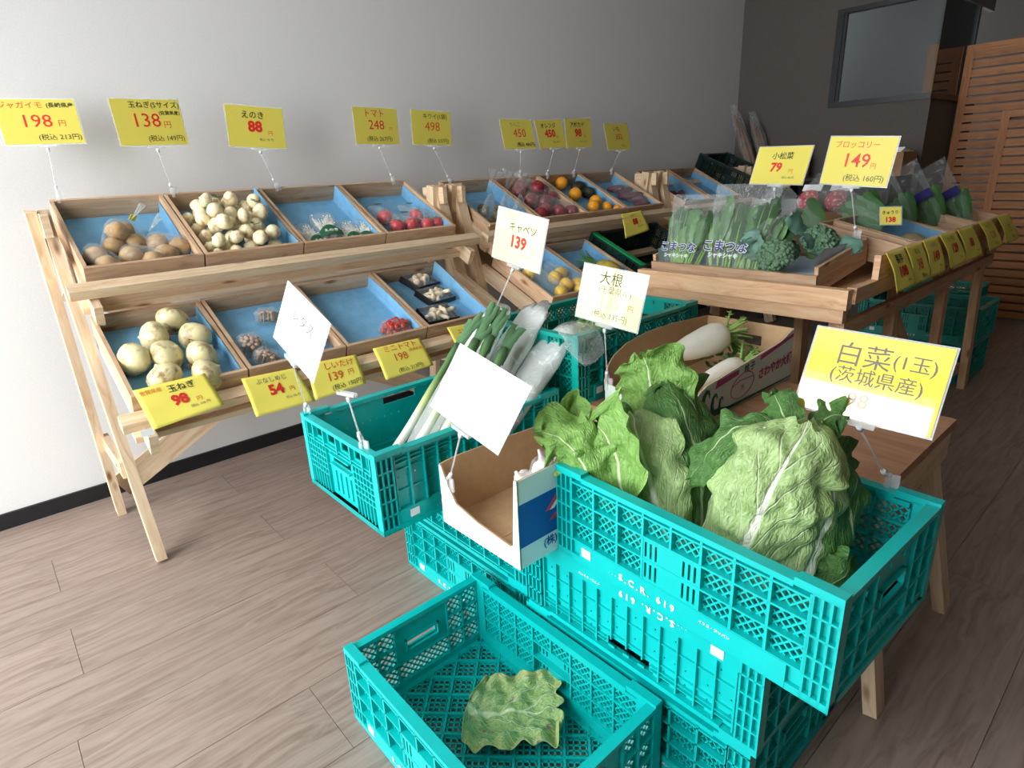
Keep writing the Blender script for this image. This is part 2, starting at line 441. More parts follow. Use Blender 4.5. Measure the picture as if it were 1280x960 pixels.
# (local -y long side turned to face world -x: rotation of -90 degrees)
crate('teal lattice crate on the floor in front with one loose leaf inside', (.628, .843, 0), -Q)
crate('teal crate at the floor, bottom of the stack under the big cabbage crate', (1.040, .66, 0), -Q)
crate('teal crate turned upside down in the middle of the stack under the big cabbage crate', (1.040, .65, .213), -Q, 'LR,SL', flip=True)
crate('teal lattice crate on top of its stack holding two napa cabbages', (1.022, .530, .428), -Q-.04)
crate('teal crate on the floor under the cut garlic carton and leek crate', (1.062, 1.28, 0), -Q)
crate('teal crate turned upside down directly beneath the garlic carton', (1.062, 1.28, .213), -Q, 'LL,SL', flip=True)
crate('teal ribbed crate holding leeks, resting on the stack before the left rack', (.878, 1.362, .428), 0, 'LR,SR')
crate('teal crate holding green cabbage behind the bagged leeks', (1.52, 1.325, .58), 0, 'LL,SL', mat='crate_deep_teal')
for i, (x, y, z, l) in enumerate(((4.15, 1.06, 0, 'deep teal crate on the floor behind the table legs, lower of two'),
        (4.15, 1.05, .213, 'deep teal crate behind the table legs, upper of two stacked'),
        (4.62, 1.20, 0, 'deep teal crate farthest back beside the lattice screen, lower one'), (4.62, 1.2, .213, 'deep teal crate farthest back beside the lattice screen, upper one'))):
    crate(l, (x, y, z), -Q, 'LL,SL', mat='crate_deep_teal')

# ------------------------------------------------------------------ display racks
def rack(x0, x1, label):
    t = thing('display_rack', label, 'rack', (x0, 2.45, 0))
    m = MAT['rack_wood']
    def L(*p): return Vector(p) - Vector((x0, 2.45, 0))
    def part(n, p, q, w, th, up=(0,0,1)): return MB().bar(L(*p), L(*q), w, th, up).build(n, m, t)
    for k, x in enumerate((x0, x1)):
        s = 1 if k == 0 else -1; sx = -.02
        fw_ = .032 if x < 1 else .055; part('front_leg', (x+.01, 2.225, 0.004), (x-.012, 2.56, 1.18), fw_, .055 if x < 1 else .07, (0, 1, .3))
        part('rear_leg', (x-.025, 2.715, 0.003), (x-.048, 2.53, 1.185), .03, .055, (0, 1, 0))
        xi = x+.032*s
        part('support_arm', (xi, 2.285, .862), (xi, 2.765, 1.108), .024, .07, (0, -.46, 1))
        part('support_arm', (xi, 1.90 if x < 1 else 2.02, .54 if x < 1 else .593), (xi, 2.42, .77), .024, .07, (0, -.44, 1))
        part('end_brace', (x-.012, 2.315, .33), (x-.012, 2.665, .33), .024, .06)
        part('top_block', (x-.02, 2.47, 1.14), (x-.02, 2.64, 1.14), .022, .075)
    a, b = x0-.03, x1+.03
    part('rail', (a, 2.315, .944), (b, 2.315, .944), .05, .032, (0, -.46, 1))
    part('slat', (a+.03, 2.375, .885), (b-.06, 2.375, .885), .05, .022, (0, -.46, 1))
    part('slat', (a+.06, 2.71, 1.085), (b-.06, 2.71, 1.085), .05, .022, (0, -.46, 1))
    part('rail', (a, 1.947, .608), (b-.13, 1.947, .608), .05, .032, (0, -.42, 1))
    part('slat', (a+.03, 2.0, .55), (b-.15, 2.0, .55), .05, .022, (0, -.42, 1))
    part('slat', (a+.06, 2.33, .725), (b-.15, 2.33, .725), .05, .022, (0, -.42, 1))
    part('cross_brace', (x0+.0, 2.742, .10), (x1, 2.69, .92), .02, .10, (0, .05, 1))
    part('cross_brace', (x0+.0, 2.69, .92), (x1, 2.766, .10), .02, .10, (0, .05, 1))
    MB().box(0, .034, -.0006, 0, 0, .022).build('price_sticker', MAT['sticker_white'], t, L(x0+.005, 1.892, .575))
    return t
rack(.24, 1.79, 'pine two-tier display rack nearest the camera, with potatoes and onions')
rack(1.90, 3.46, 'pine two-tier display rack in the middle with apples and oranges')
rack(3.58, 4.66, 'pine display rack farthest along the white wall, mostly hidden')

# ------------------------------------------------------------------ wooden trays and their blue liners
def sheet(fn, nu, nv, name, mat, label=None, cat=None, group=None, parent=None, th=.0006):
    o = MB().grid(fn, nu, nv).build(name, MAT[mat], parent)
    return tag(o, label, cat, group) if label else o
speck('liner_blue', (106, 162, 198), (118, 174, 210), 30, .7, .1)
def tray_at(x0, x1, ctr, tilt, D, Hh, label, liner=None, group=None, name='wooden_tray', rz=0, mat='tray_wood', rim=None):
    w = x1-x0-.006; n = Vector((0, -math.sin(tilt), math.cos(tilt)))
    base = Vector(((x0+x1)/2, ctr[0], ctr[1])) - n*Hh
    t = thing(name, label, 'tray', base, (tilt, 0, rz), group); m = MAT[mat]; k = .012
    MB().box(-w/2, w/2, -D/2, -D/2+k, 0, Hh).build('front_board', m, t)
    MB().box(-w/2, w/2, D/2-k, D/2, 0, Hh).build('back_board', m, t)
    for s in (-1, 1): MB().box(s*(w/2-k) if s > 0 else -w/2, w/2 if s > 0 else -w/2+k, -D/2+k, D/2-k, 0, Hh-.001).build('side_board', m, t)
    MB().box(-w/2+k, w/2-k, -D/2+k, D/2-k, .004, .012).build('base_board', m, t)
    if liner:
        iw = w/2-k-.002; idp = D/2-k-.002; r = random.Random(int(x0*1000))
        lh, rh, bh, fh = liner[:4]
        ph = r.random()*9
        def fn(u, v):
            per_l, per_r = lh, rh; tot = per_l+2*iw+per_r
            s = u*tot; yy = -idp + v*2*idp
            wob = .0022*math.sin(9*v*PI+ph)+.0015*math.sin(23*v+ph*2)
            if s < per_l: x, z = -iw+.001+abs(wob)*.6, .014+(per_l-s)*(1-.25*(.5+.5*math.sin(5*v+ph)))
            elif s < per_l+2*iw: x, z = -iw+(s-per_l), .0145+abs(wob)*.8
            else: x, z = iw-.001-abs(wob)*.6, .014+(s-per_l-2*iw)*(1-.2*(.5+.5*math.sin(4*v+ph)))
            x = max(-iw, min(iw, x))
            if v > .97: z += bh
            return (x, yy if v < .97 else idp-.001, z)
        lo = MB().grid(fn, 30, 24).build('liner_sheet', MAT['liner_blue']); lo.location = base; lo.rotation_euler = (tilt, 0, rz)
        tag(lo, liner[4], 'paper sheet', 'blue liner sheets')
    return t, base
TU = math.atan2(.207, .40); TL = math.atan2(.178, .40)
UX = [.268, .633, .999, 1.366, 1.735]; UC = (2.55, 1.112)
LX = [.250, .583, .925, 1.268, 1.602]; LC = (2.15, .770)
TR = {}
for i, (lb, ln) in enumerate((('wooden tray of bagged potatoes on the upper shelf', (.02, .05, 0, 0, 'blue liner sheet under the bagged potatoes')),
        ('wooden tray heaped with small onions on the upper shelf', (.02, .09, 0, 0, 'blue liner sheet under the small onions')),
        ('wooden tray of enoki packs on the upper shelf', (.01, .075, .0, 0, 'blue liner sheet under the enoki packs')),
        ('wooden tray of bagged red tomatoes on the upper shelf', (.01, .07, 0, 0, 'blue liner sheet under the red tomatoes')))):
    TR['u%d' % i] = tray_at(UX[i], UX[i+1], UC, TU, .45, .088, lb, ln, 'wooden trays on the left rack')[1]
for i, (lb, ln) in enumerate((('wooden tray of big onions on the lower shelf', (.04, .06, 0, 0, 'blue liner sheet under the big onions')),
        ('wooden tray with a few shimeji packs on the lower shelf', (.03, .02, 0, 0, 'blue liner sheet under the shimeji packs')),
        ('wooden tray with one pack of cherry tomatoes on the lower shelf', (.04, .06, 0, 0, 'blue liner sheet under the cherry tomatoes')),
        ('wooden tray with three black mushroom packs on the lower shelf', (.01, .075, 0, 0, 'blue liner sheet under the black mushroom packs')))):
    TR['l%d' % i] = tray_at(LX[i], LX[i+1], LC, TL, .438, .075, lb, ln, 'wooden trays on the left rack')[1]
RX = [1.935, 2.285, 2.645, 3.0, 3.36]; RC = (2.55, 1.098)
for i, (lb, ln) in enumerate((('wooden tray of bagged kiwi fruit at the left end of the middle rack', (.01, .07, 0, 0, 'blue liner sheet under the bagged kiwi fruit')),
        ('wooden tray of dark red apples on the middle rack', None),
        ('wooden tray of oranges and avocados on the middle rack', (.0, .07, 0, 0, 'blue liner sheet beside the oranges and avocados')),
        ('wooden tray of purple sweet potatoes on the middle rack', (.02, .06, 0, 0, 'blue liner sheet under the purple sweet potatoes')))):
    TR['r%d' % i] = tray_at(RX[i], RX[i+1], RC, TU, .45, .088, lb, ln, 'wooden trays on the middle rack')[1]
for i, (a, b, lb, ln) in enumerate(((1.95, 2.29, 'wooden tray of bagged yellow citrus, lower shelf of middle rack', (.05, .06, 0, 0, 'blue liner sheet under the bagged yellow citrus')),
        (2.29, 2.62, 'wooden tray with a pineapple, lower shelf of middle rack', (.02, .06, 0, 0, 'blue liner sheet under the pineapple')))):
    TR['m%d' % i] = tray_at(a, b, LC, TL, .438, .075, lb, ln, 'wooden trays on the middle rack')[1]
for i, (a, b, lb, ln) in enumerate(((3.60, 3.95, 'wooden tray of dark purple packs on the farthest rack, left one', (.02, .06, 0, 0, 'blue liner sheet in the farthest rack, left tray')),
        (3.96, 4.32, 'wooden tray on the farthest rack, right one', (.02, .06, 0, 0, 'blue liner sheet in the farthest rack, right tray')))):
    TR['f%d' % i] = tray_at(a, b, (2.56, 1.09), TU, .45, .088, lb, ln, 'wooden trays on the farthest rack')[1]
# dark green crate tilted on the lower shelf of the middle rack
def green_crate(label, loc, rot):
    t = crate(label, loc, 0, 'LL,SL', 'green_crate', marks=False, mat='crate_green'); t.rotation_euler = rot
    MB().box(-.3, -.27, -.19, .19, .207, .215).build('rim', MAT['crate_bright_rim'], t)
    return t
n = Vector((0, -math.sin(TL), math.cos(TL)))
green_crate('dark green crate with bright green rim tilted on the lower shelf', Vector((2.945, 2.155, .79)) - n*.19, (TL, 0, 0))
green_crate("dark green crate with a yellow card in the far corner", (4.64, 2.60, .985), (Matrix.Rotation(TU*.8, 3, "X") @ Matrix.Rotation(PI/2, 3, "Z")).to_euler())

# ------------------------------------------------------------------ low stand and big table
t = thing('low_stand', 'low brown wooden stand under the daikon carton with splayed legs', 'stand', (1.53, .85, 0)); m = MAT['stand_wood']; p2 = MAT['rack_wood']
B = (1.53, .85)
MB().box(-.27, .275, -.505, .72, .555, .58).build('top', m, t)
MB().box(.245, .27, -.50, .715, .47, .555).build('apron', p2, t); MB().box(-.265, -.24, -.50, .715, .47, .555).build('apron', p2, t)
MB().box(-.24, .245, -.50, -.475, .47, .555).build('apron', p2, t); MB().box(-.24, .245, .69, .715, .47, .555).build('apron', p2, t)
for sx, fx in ((-.2, -.205), (.22, .30)):
    for sy, fy in ((-.46, -.555), (.67, .74)):
        MB().bar((sx, sy, .55), (fx, fy, .003), .05, .03, (0, 1, 0)).build('leg', p2, t)
TZ = .80
t = thing('produce_table', 'long pine table carrying greens at the right of the shop', 'table', (2.85, 1.1, 0)); m = MAT['table_wood']
def TB(n, x0, x1, y0, y1, z0, z1): return MB().box(x0-2.85, x1-2.85, y0-1.1, y1-1.1, z0, z1).build(n, m, t)
def TBar(n, p, q, w, th, up=(0,0,1)): return MB().bar(Vector(p)-V(2.85,1.1,0), Vector(q)-V(2.85,1.1,0), w, th, up).build(n, m, t)
for i in range(6): TB('top_board', 2.03, 3.85, .735+i*.128, .735+i*.128+.124, TZ-.018, TZ)
TB('apron', 2.0, 2.03, .725, 1.505, TZ-.065, TZ-.02); TB('apron', 3.83, 3.86, .725, 1.505, TZ-.065, TZ-.02)
TB('lip', 1.992, 2.03, .715, 1.51, TZ-.02, TZ+.042)
TB('lip', 2.03, 3.86, .705, .733, TZ-.005, TZ+.045)
TB('tag_board', 2.20, 3.86, .705, .725, TZ+.046, TZ+.125)
TB('apron', 2.03, 3.86, .728, .75, TZ-.12, TZ-.07)
for x, y, dx in ((2.10, .775, 0), (2.10, 1.46, 0), (2.62, .775, .0), (3.25, .775, 0), (3.82, .775, .08), (3.82, 1.46, .08), (2.35, 1.0, 0), (2.35, 1.35, 0)):
    TBar('leg', (x, y, TZ-.018), (x+dx, y-.02, .003), .06, .035, (0, 1, 0))
TBar('brace', (2.75, .80, .60), (3.2, .80, .22), .05, .025, (0, 1, 0))
TBar('stretcher', (2.15, .79, .12), (3.85, .79, .12), .03, .06)
# lattice screen
def screen(label, x, ys, z0, z1, pitch, stile):
    t = thing('lattice_screen', label, 'screen', (x, ys[0], 0)); m = MAT['lattice_wood']; y0, y1 = ys
    for y in (y0, y1-stile): MB().box(0, .03, y-y0, y-y0+stile, z0, z1).build('stile', m, t)
    MB().box(0, .03, stile, y1-y0-stile, z1-.045, z1).build('rail', m, t)
    me = MB().box(.004, .02, stile, y1-y0-stile, 0, pitch*.80).mesh('slat', m); z = z0+.02
    while z < z1-.05-pitch*.5: obj('slat', me, t, (0, 0, z)); z += pitch
    return t
screen('tall brown wooden lattice screen closing off the dark back room', 5.78, (.55, 1.50), .004, 1.93, .0605, .05)
screen('shorter wooden lattice screen leaning in front at the right edge', 5.70, (.1, 1.20), .004, 1.47, .0605, .05)
# ------------------------------------------------------------------ materials of the produce
def film(name, fac, tint=(.97,.98,.98,1), milky=(230,235,235), bscale=38):
    t = NT(name); t.set(Base_Color=lin(milky), Roughness=.12); t.b.inputs['Specular IOR Level'].default_value = .9
    tr = t.add('ShaderNodeBsdfTransparent'); tr.inputs[0].default_value = tint
    nz = t.noise(t.tc(), bscale, 4, .6, 1.2); t.bump(nz, .9, .006)
    lw = t.add('ShaderNodeLayerWeight'); lw.inputs[0].default_value = .25
    a = t.add('ShaderNodeMath', operation='MULTIPLY_ADD'); t.link(lw.outputs['Facing'], a.inputs[0]); a.inputs[1].default_value = .35; a.inputs[2].default_value = fac
    r = t.ramp(nz, [(.58, (0,0,0,1)), (.72, (.3,.3,.3,1))]); s = t.add('ShaderNodeMath', operation='ADD', use_clamp=True); t.link(a.outputs[0], s.inputs[0]); t.link(r, s.inputs[1])
    m = t.add('ShaderNodeMixShader'); t.link(s.outputs[0], m.inputs[0]); t.link(tr.outputs[0], m.inputs[1]); t.link(t.b.outputs[0], m.inputs[2])
    t.link(m.outputs[0], t.n['Material Output'].inputs[0]); return t.m
film('clear_film', .05); film('bag_film', .12); film('milky_film', .46, bscale=26, milky=(250, 253, 252))
def veg(name, c1, c2, scale=12, rough=.45, c3=None, bump=.1, **kw):
    t = NT(name); f = t.noise(t.tc(), scale, 5, .6)
    t.col(t.mix(t.ramp(t.rnd(), [(0, (0,0,0,1)), (1, (.35,.35,.35,1))]), t.ramp(f, [(.3, lin(c1)), (.52 if c3 else .62, lin(c2))] + ([(.66, lin(c3))] if c3 else [])), lin(c2)))
    t.set(Roughness=rough, **kw)
    if bump: t.bump(f, bump, .004)
    return t.m
veg('potato_skin', (164, 126, 74), (190, 152, 96), 26, .6, (138, 100, 58), .25)
veg('onion_skin', (222, 208, 160), (236, 226, 190), 30, .28, (186, 140, 84)); veg('big_onion_skin', (206, 194, 140), (224, 212, 164), 26, .32, (134, 96, 56), .15)
veg('onion_root', (150, 108, 66), (176, 134, 90), 60, .9)
veg('tomato_skin', (196, 34, 44), (212, 50, 56), 8, .25); veg('cherry_skin', (150, 26, 34), (180, 44, 44), 40, .3, (196, 120, 60)); veg('calyx_green', (60, 110, 46), (86, 132, 60), 30)
veg('apple_skin', (120, 28, 40), (150, 42, 52), 10, .3); veg('orange_skin', (240, 150, 20), (248, 170, 40), 40, .4, None, .3)
veg('lemon_skin', (238, 186, 30), (246, 200, 60), 40, .4); veg('avocado_skin', (28, 34, 26), (44, 50, 36), 60, .6, None, .5)
veg('purple_skin', (86, 44, 62), (112, 62, 80), 20, .5); veg('kiwi_skin', (112, 94, 58), (136, 116, 74), 40, .8)
veg('mushroom_cream', (228, 202, 160), (244, 226, 194), 14, .6); veg('mushroom_brown', (150, 116, 90), (186, 156, 130), 24, .6)
veg('enoki_white', (238, 234, 220), (248, 246, 236), 20, .6); plain('label_green', (16, 92, 52), .4); plain('tray_black', (18, 18, 20), .3)
veg('garlic_white', (236, 228, 226), (246, 240, 238), 9, .6, (206, 176, 190)); veg('daikon_white', (238, 234, 216), (246, 243, 230), 6, .35, (226, 220, 176), .05)
veg('leek_dark', (70, 112, 74), (96, 138, 96), 6, .45); veg('stalk_green', (126, 170, 76), (152, 192, 104), 8, .4); veg('leaf_deep', (48, 92, 46), (72, 118, 60), 10, .45)
veg('broccoli_head', (74, 108, 80), (104, 138, 106), 90, .8, (58, 88, 66), .8); veg('broccoli_leaf', (78, 118, 104), (100, 140, 122), 10, .5)
veg('pineapple_skin', (196, 170, 60), (150, 130, 50), 40, .6); veg('cabbage_green', (150, 190, 110), (176, 208, 138), 6, .45)
def leafmat(name, base, g1, g2, vein, rib=.045, n=7.0, edge=None, ribfade=1.0, transl=.0, blotch=None, fan=(2.6, .62, .75)):
    t = NT(name); uv = t.add('ShaderNodeTexCoord').outputs['UV']; sp = t.add('ShaderNodeSeparateXYZ'); t.link(uv, sp.inputs[0])
    def mth(op, a, b=None, c=None, clamp=False):
        m = t.add('ShaderNodeMath', operation=op, use_clamp=clamp)
        for i, v in enumerate((a, b, c)):
            if v is None: continue
            if hasattr(v, 'node'): t.link(v, m.inputs[i])
            else: m.inputs[i].default_value = v
        return m.outputs[0]
    nz = t.noise(uv, 5, 4); wob = mth('MULTIPLY_ADD', nz, .10, -.05)
    u = sp.outputs[0]; av = mth('ABSOLUTE', mth('SUBTRACT', mth('ADD', sp.outputs[1], mth('MULTIPLY', wob, .25)), .5))
    w = mth('MULTIPLY_ADD', mth('POWER', mth('SUBTRACT', 1.0, u, clamp=True), 1.6), rib*2.4, rib*.22)
    ribm = mth('SMOOTHSTEP', av, 0, 1) if False else mth('SUBTRACT', 1.0, mth('MULTIPLY', mth('SUBTRACT', av, mth('MULTIPLY', w, .6)), mth('DIVIDE', 1.0, mth('MULTIPLY', w, .8)), clamp=True), clamp=True)
    s = mth('MULTIPLY', mth('ADD', mth('SUBTRACT', u, mth('MULTIPLY', mth('POWER', av, .8), .95)), wob), n)
    fr = mth('ABSOLUTE', mth('SUBTRACT', mth('FRACT', mth('ADD', s, 20.0)), .5))
    vm = mth('SUBTRACT', 1.0, mth('MULTIPLY', fr, mth('MULTIPLY_ADD', av, 40.0, 14.0)), clamp=True)
    s2 = mth('MULTIPLY', mth('ADD', mth('ADD', u, mth('MULTIPLY', av, .7)), mth('MULTIPLY', wob, 2.5)), n*2.6)
    fr2 = mth('ABSOLUTE', mth('SUBTRACT', mth('FRACT', mth('ADD', s2, 20.0)), .5)); vm2 = mth('MULTIPLY', mth('SUBTRACT', 1.0, mth('MULTIPLY', fr2, 16.0), clamp=True), .3)
    rad = mth('DIVIDE', av, mth('ADD', u, .06)); fr3 = mth('ABSOLUTE', mth('SUBTRACT', mth('FRACT', mth('MULTIPLY', mth('ADD', rad, mth('MULTIPLY', wob, .5)), fan[0])), .5)); vm3 = mth('MULTIPLY', mth('SUBTRACT', 1.0, mth('MULTIPLY', mth('SUBTRACT', .5, fr3), 15.0), clamp=True), mth('MULTIPLY', mth('SUBTRACT', fan[1], u, clamp=True), 2.6, clamp=True))
    vm = mth('MAXIMUM', vm, vm3)
    f = t.noise(t.mapping(uv, (4, 4, 1)), 4, 5, .65, 1.0)
    col = t.ramp(f, [(.32, lin(g1)), (.66, lin(g2))])
    if edge:
        em = mth('MULTIPLY', mth('SUBTRACT', av, .36, clamp=True), 5.0, clamp=True); col = t.mix(mth('MULTIPLY', em, .8), col, lin(edge))
    if blotch:
        bf = t.ramp(t.noise(uv, 4.2, 3), [(.63, (0,0,0,1)), (.68, (1,1,1,1))]); col = t.mix(bf, col, lin(blotch))
    bs = mth('MULTIPLY', mth('MULTIPLY', mth('SUBTRACT', .30, u, clamp=True), 2.6), mth('SUBTRACT', 1.0, mth('MULTIPLY', av, 2.2), clamp=True), clamp=True); col = t.mix(bs, col, lin(base))
    col = t.mix(mth('MULTIPLY', mth('MAXIMUM', vm, vm2), fan[2]), col, lin(vein)); col = t.mix(mth('MULTIPLY', ribm, ribfade), col, lin(base)); t.col(col)
    h = mth('ADD', mth('MULTIPLY', mth('MAXIMUM', vm, ribm), .7), mth('MULTIPLY', t.noise(t.mapping(uv, (5, 5, 1)), 4, 3, .5, 1.5), 1.7)); t.bump(h, .6, .007)
    t.set(Roughness=.42); t.b.inputs['Specular IOR Level'].default_value = .4
    if transl:
        tl = t.add('ShaderNodeBsdfTranslucent'); t.link(col, tl.inputs[0]); mx = t.add('ShaderNodeMixShader'); mx.inputs[0].default_value = transl
        t.link(t.b.outputs[0], mx.inputs[1]); t.link(tl.outputs[0], mx.inputs[2]); t.link(mx.outputs[0], t.n['Material Output'].inputs[0])
    return t.m
leafmat('napa_pale', (232, 238, 214), (136, 166, 100), (164, 190, 128), (214, 226, 190), .030, 5.0, (146, 178, 100), transl=.10)
leafmat('napa_green', (214, 230, 180), (100, 150, 62), (142, 184, 96), (160, 192, 116), .018, 6.0, transl=.15)
leafmat('napa_dark', (180, 204, 150), (58, 104, 46), (88, 132, 66), (128, 164, 98), .016, 6.0, transl=.12)
leafmat('old_cabbage_leaf', (214, 230, 184), (112, 158, 96), (178, 204, 128), (226, 236, 204), .02, 4.0, (208, 206, 130), transl=.1, blotch=(150, 116, 118), fan=(5.5, 1.15, .95))
leafmat('greens_leaf', (140, 180, 96), (36, 72, 38), (56, 94, 50), (96, 134, 80), .02, 6.0)

# ------------------------------------------------------------------ shape helpers
def nz3(p, s=1.0): return noise.noise(Vector(p)*s)
def blob(rx, ry, rz, amp=.06, fr=2.0, seed=0, nu=14, nv=9):
    mb = MB()
    def fn(u, v):
        th, ph = 2*PI*u, PI*v; d = Vector((math.sin(ph)*math.cos(th), math.sin(ph)*math.sin(th), math.cos(ph)))
        k = 1+amp*noise.noise(d*fr+Vector((seed*3.1, seed*1.7, seed)))
        return (d.x*rx*k, d.y*ry*k, d.z*rz*k)
    return mb.grid(fn, nu, nv, closeu=True)
def catmull(P, t):
    n = len(P)-1; x = min(max(t, 0), 1)*n; i = min(int(x), n-1); f = x-i
    p0, p1, p2, p3 = P[max(i-1, 0)], P[i], P[i+1], P[min(i+2, n)]
    return .5*((2*p1)+(-p0+p2)*f+(2*p0-5*p1+4*p2-p3)*f*f+(-p0+3*p1-3*p2+p3)*f**3)
def leaf(spine, width, out, wrap=1.2, ruf=.012, crink=.005, seed=0, nu=30, nv=22, shape=None, curl=0.0, mb=None, thick=True):
    P = [Vector(p) for p in spine]; out = Vector(out); mb = mb or MB()
    shape = shape or (lambda u: max(.10+.9*math.sin(PI*min(1, .10+.80*u))**.8 if u < .9 else 0, 0.0) if False else (.30+.70*math.sin(PI*(.12+.60*u))**1.0)*(1-max(0, (u-.86)/.14)**2*.80))
    def fn(u, v):
        s = (v-.5)*2; p = catmull(P, u); d = (catmull(P, min(1, u+.02))-catmull(P, max(0, u-.02))).normalized()
        sd = d.cross(out); sd.normalize(); nn = sd.cross(d); nn.normalize()
        w = width*shape(u); wr = wrap*(1+curl*u); a = s*wr/2
        if abs(wr) > .05: R = w/(wr/2); q = p + sd*(R*math.sin(a)) + nn*(R*math.cos(a)-R)
        else: q = p+sd*(w*s)
        nl = (nn*math.cos(a)+sd*math.sin(a))
        e = abs(s)**2.2*(.35+.65*u) + max(0, u-.8)*2.0
        q = q + nl*(ruf*e*(math.sin(u*19+seed+3*s)+.6*math.sin(u*37+seed*2.3)) + crink*noise.noise(q*42+Vector((seed, 0, 0))) + crink*1.6*noise.noise(q*17+Vector((0, seed, 0))))
        q = q + sd*(ruf*.5*e*math.sin(u*28+seed*1.7)) + d*(ruf*.7*max(0, u-.85)*6*math.sin(s*9+seed))
        return q
    mb.grid(fn, nu, nv); return mb
def hull_bag(pts, seed=0, amp=.004, sub=2):
    bm = bmesh.new()
    for p in pts: bm.verts.new(p)
    r = bmesh.ops.convex_hull(bm, input=bm.verts[:])
    bmesh.ops.delete(bm, geom=[g for g in r['geom_interior'] if isinstance(g, bmesh.types.BMVert)], context='VERTS')
    loose = [v for v in bm.verts if not v.link_faces]
    bmesh.ops.delete(bm, geom=loose, context='VERTS')
    bmesh.ops.subdivide_edges(bm, edges=bm.edges[:], cuts=sub, use_grid_fill=True)
    bmesh.ops.smooth_vert(bm, verts=bm.verts[:], factor=.5, use_axis_x=True, use_axis_y=True, use_axis_z=True)
    for v in bm.verts:
        v.co += v.co.normalized()*0 + Vector((nz3(v.co*60+Vector((seed,0,0))), nz3(v.co*60+Vector((0,seed,0))), nz3(v.co*60+Vector((0,0,seed)))))*amp
    for f in bm.faces: f.smooth = True
    me = bpy.data.meshes.new('film'); bm.to_mesh(me); bm.free(); return me
def ball_pts(c, r, n=5):
    o = []
    for i in range(n):
        for j in range(n*2):
            th = PI*(i+.5)/n; ph = PI*j/n; o.append((c[0]+r*math.sin(th)*math.cos(ph), c[1]+r*math.sin(th)*math.sin(ph), c[2]+r*math.cos(th)))
    return o
def bag_over(balls, label, group=None, mat='clear_film', name='plastic_bag', tail=None, extra=(), seed=0, amp=.004):
    c = Vector((sum(b[0][0] for b in balls)/len(balls), sum(b[0][1] for b in balls)/len(balls), min(b[0][2]-b[1] for b in balls)))
    pts = []
    for p, r in balls: pts += ball_pts(Vector(p)-c, r)
    pts += [Vector(e)-c for e in extra]
    me = hull_bag(pts, seed, amp); me.name = name; me.materials.append(MAT[mat])
    o = obj(name, me, None, c); tag(o, label, 'bag', group)
    if tail:
        a, b, w = Vector(tail[0])-c, Vector(tail[1])-c, tail[2]; mb = MB(); d = b-a; sd = d.cross(Vector((.3, .2, 1))).normalized(); nn = sd.cross(d).normalized()
        def fn(u, v):
            k = w*(.18+.9*u)*(v-.5)*2; return a+d*u+sd*k+nn*(.012*math.sin(v*14+u*5+seed)*u)
        mb.grid(fn, 8, 14).build('tail', MAT[mat], o)
    return o
def tp(key, tilt, u, v, h):
    b = TR[key]; return Vector(b)+Vector((u, v*math.cos(tilt)-h*math.sin(tilt), v*math.sin(tilt)+h*math.cos(tilt)))
def rr(a=PI): return (rng.uniform(-a, a), rng.uniform(-a, a), rng.uniform(-PI, PI))
# ------------------------------------------------------------------ potatoes in clear bags
pot = [blob(.040, .034, .031, .18, 1.6, i).mesh('potato', MAT['potato_skin']) for i in range(4)]
PL = [(-.122,-.10),(-.055,-.055),(-.098,-.165),(0,.045),(-.035,-.03),(.012,-.045),(-.02,-.125),(.04,-.165),(.075,-.06),(.085,-.13),(.140,-.10)]
for i, (u, v) in enumerate(PL):
    tag(obj('potato', pot[i % 4], None, tp('u0', TU, u, v, .016+.033+(.045 if i in (4,) else 0)), rr(.5)), 'brown potato in the clear bag %s' % {0:'at the lower left of its tray',2:'at the lower left of its tray',6:'against the front board, middle',7:'against the front board, middle',8:'at the right of the pile',9:'at the right of the pile',10:'at the right of the pile'}.get(i,'at the top of the potato pile'), 'potato', 'bagged potatoes')
for k, (ids, lb, tl) in enumerate((((0, 2), 'clear bag of potatoes at the lower left of its tray', None), ((3, 4, 5, 1), 'clear bag of potatoes at the top of the potato pile', (.03, .06)), ((6, 7), 'clear bag of potatoes against the front board, middle', None), ((8, 9, 10), 'clear bag of potatoes at the right of the pile', (.06, -.03)))):
    bl = [(tp('u0', TU, PL[i][0], PL[i][1], .049+(.045 if i == 4 else 0)), .043) for i in ids]
    bag_over(bl, lb, None, 'clear_film', tail=(tp('u0', TU, tl[0], tl[1], .08), tp('u0', TU, tl[0]+.05, tl[1]+.03, .12), .03) if tl else None, seed=k)
tag(MB().box(-.012, .012, -.001, .001, 0, .022).build('bag_tie_label', plain('tie_yellow', (230, 220, 40), .4), None, tp('u0', TU, .035, .075, .07), (TU, .4, .5)), 'small yellow tie label on the potato bags', 'label')
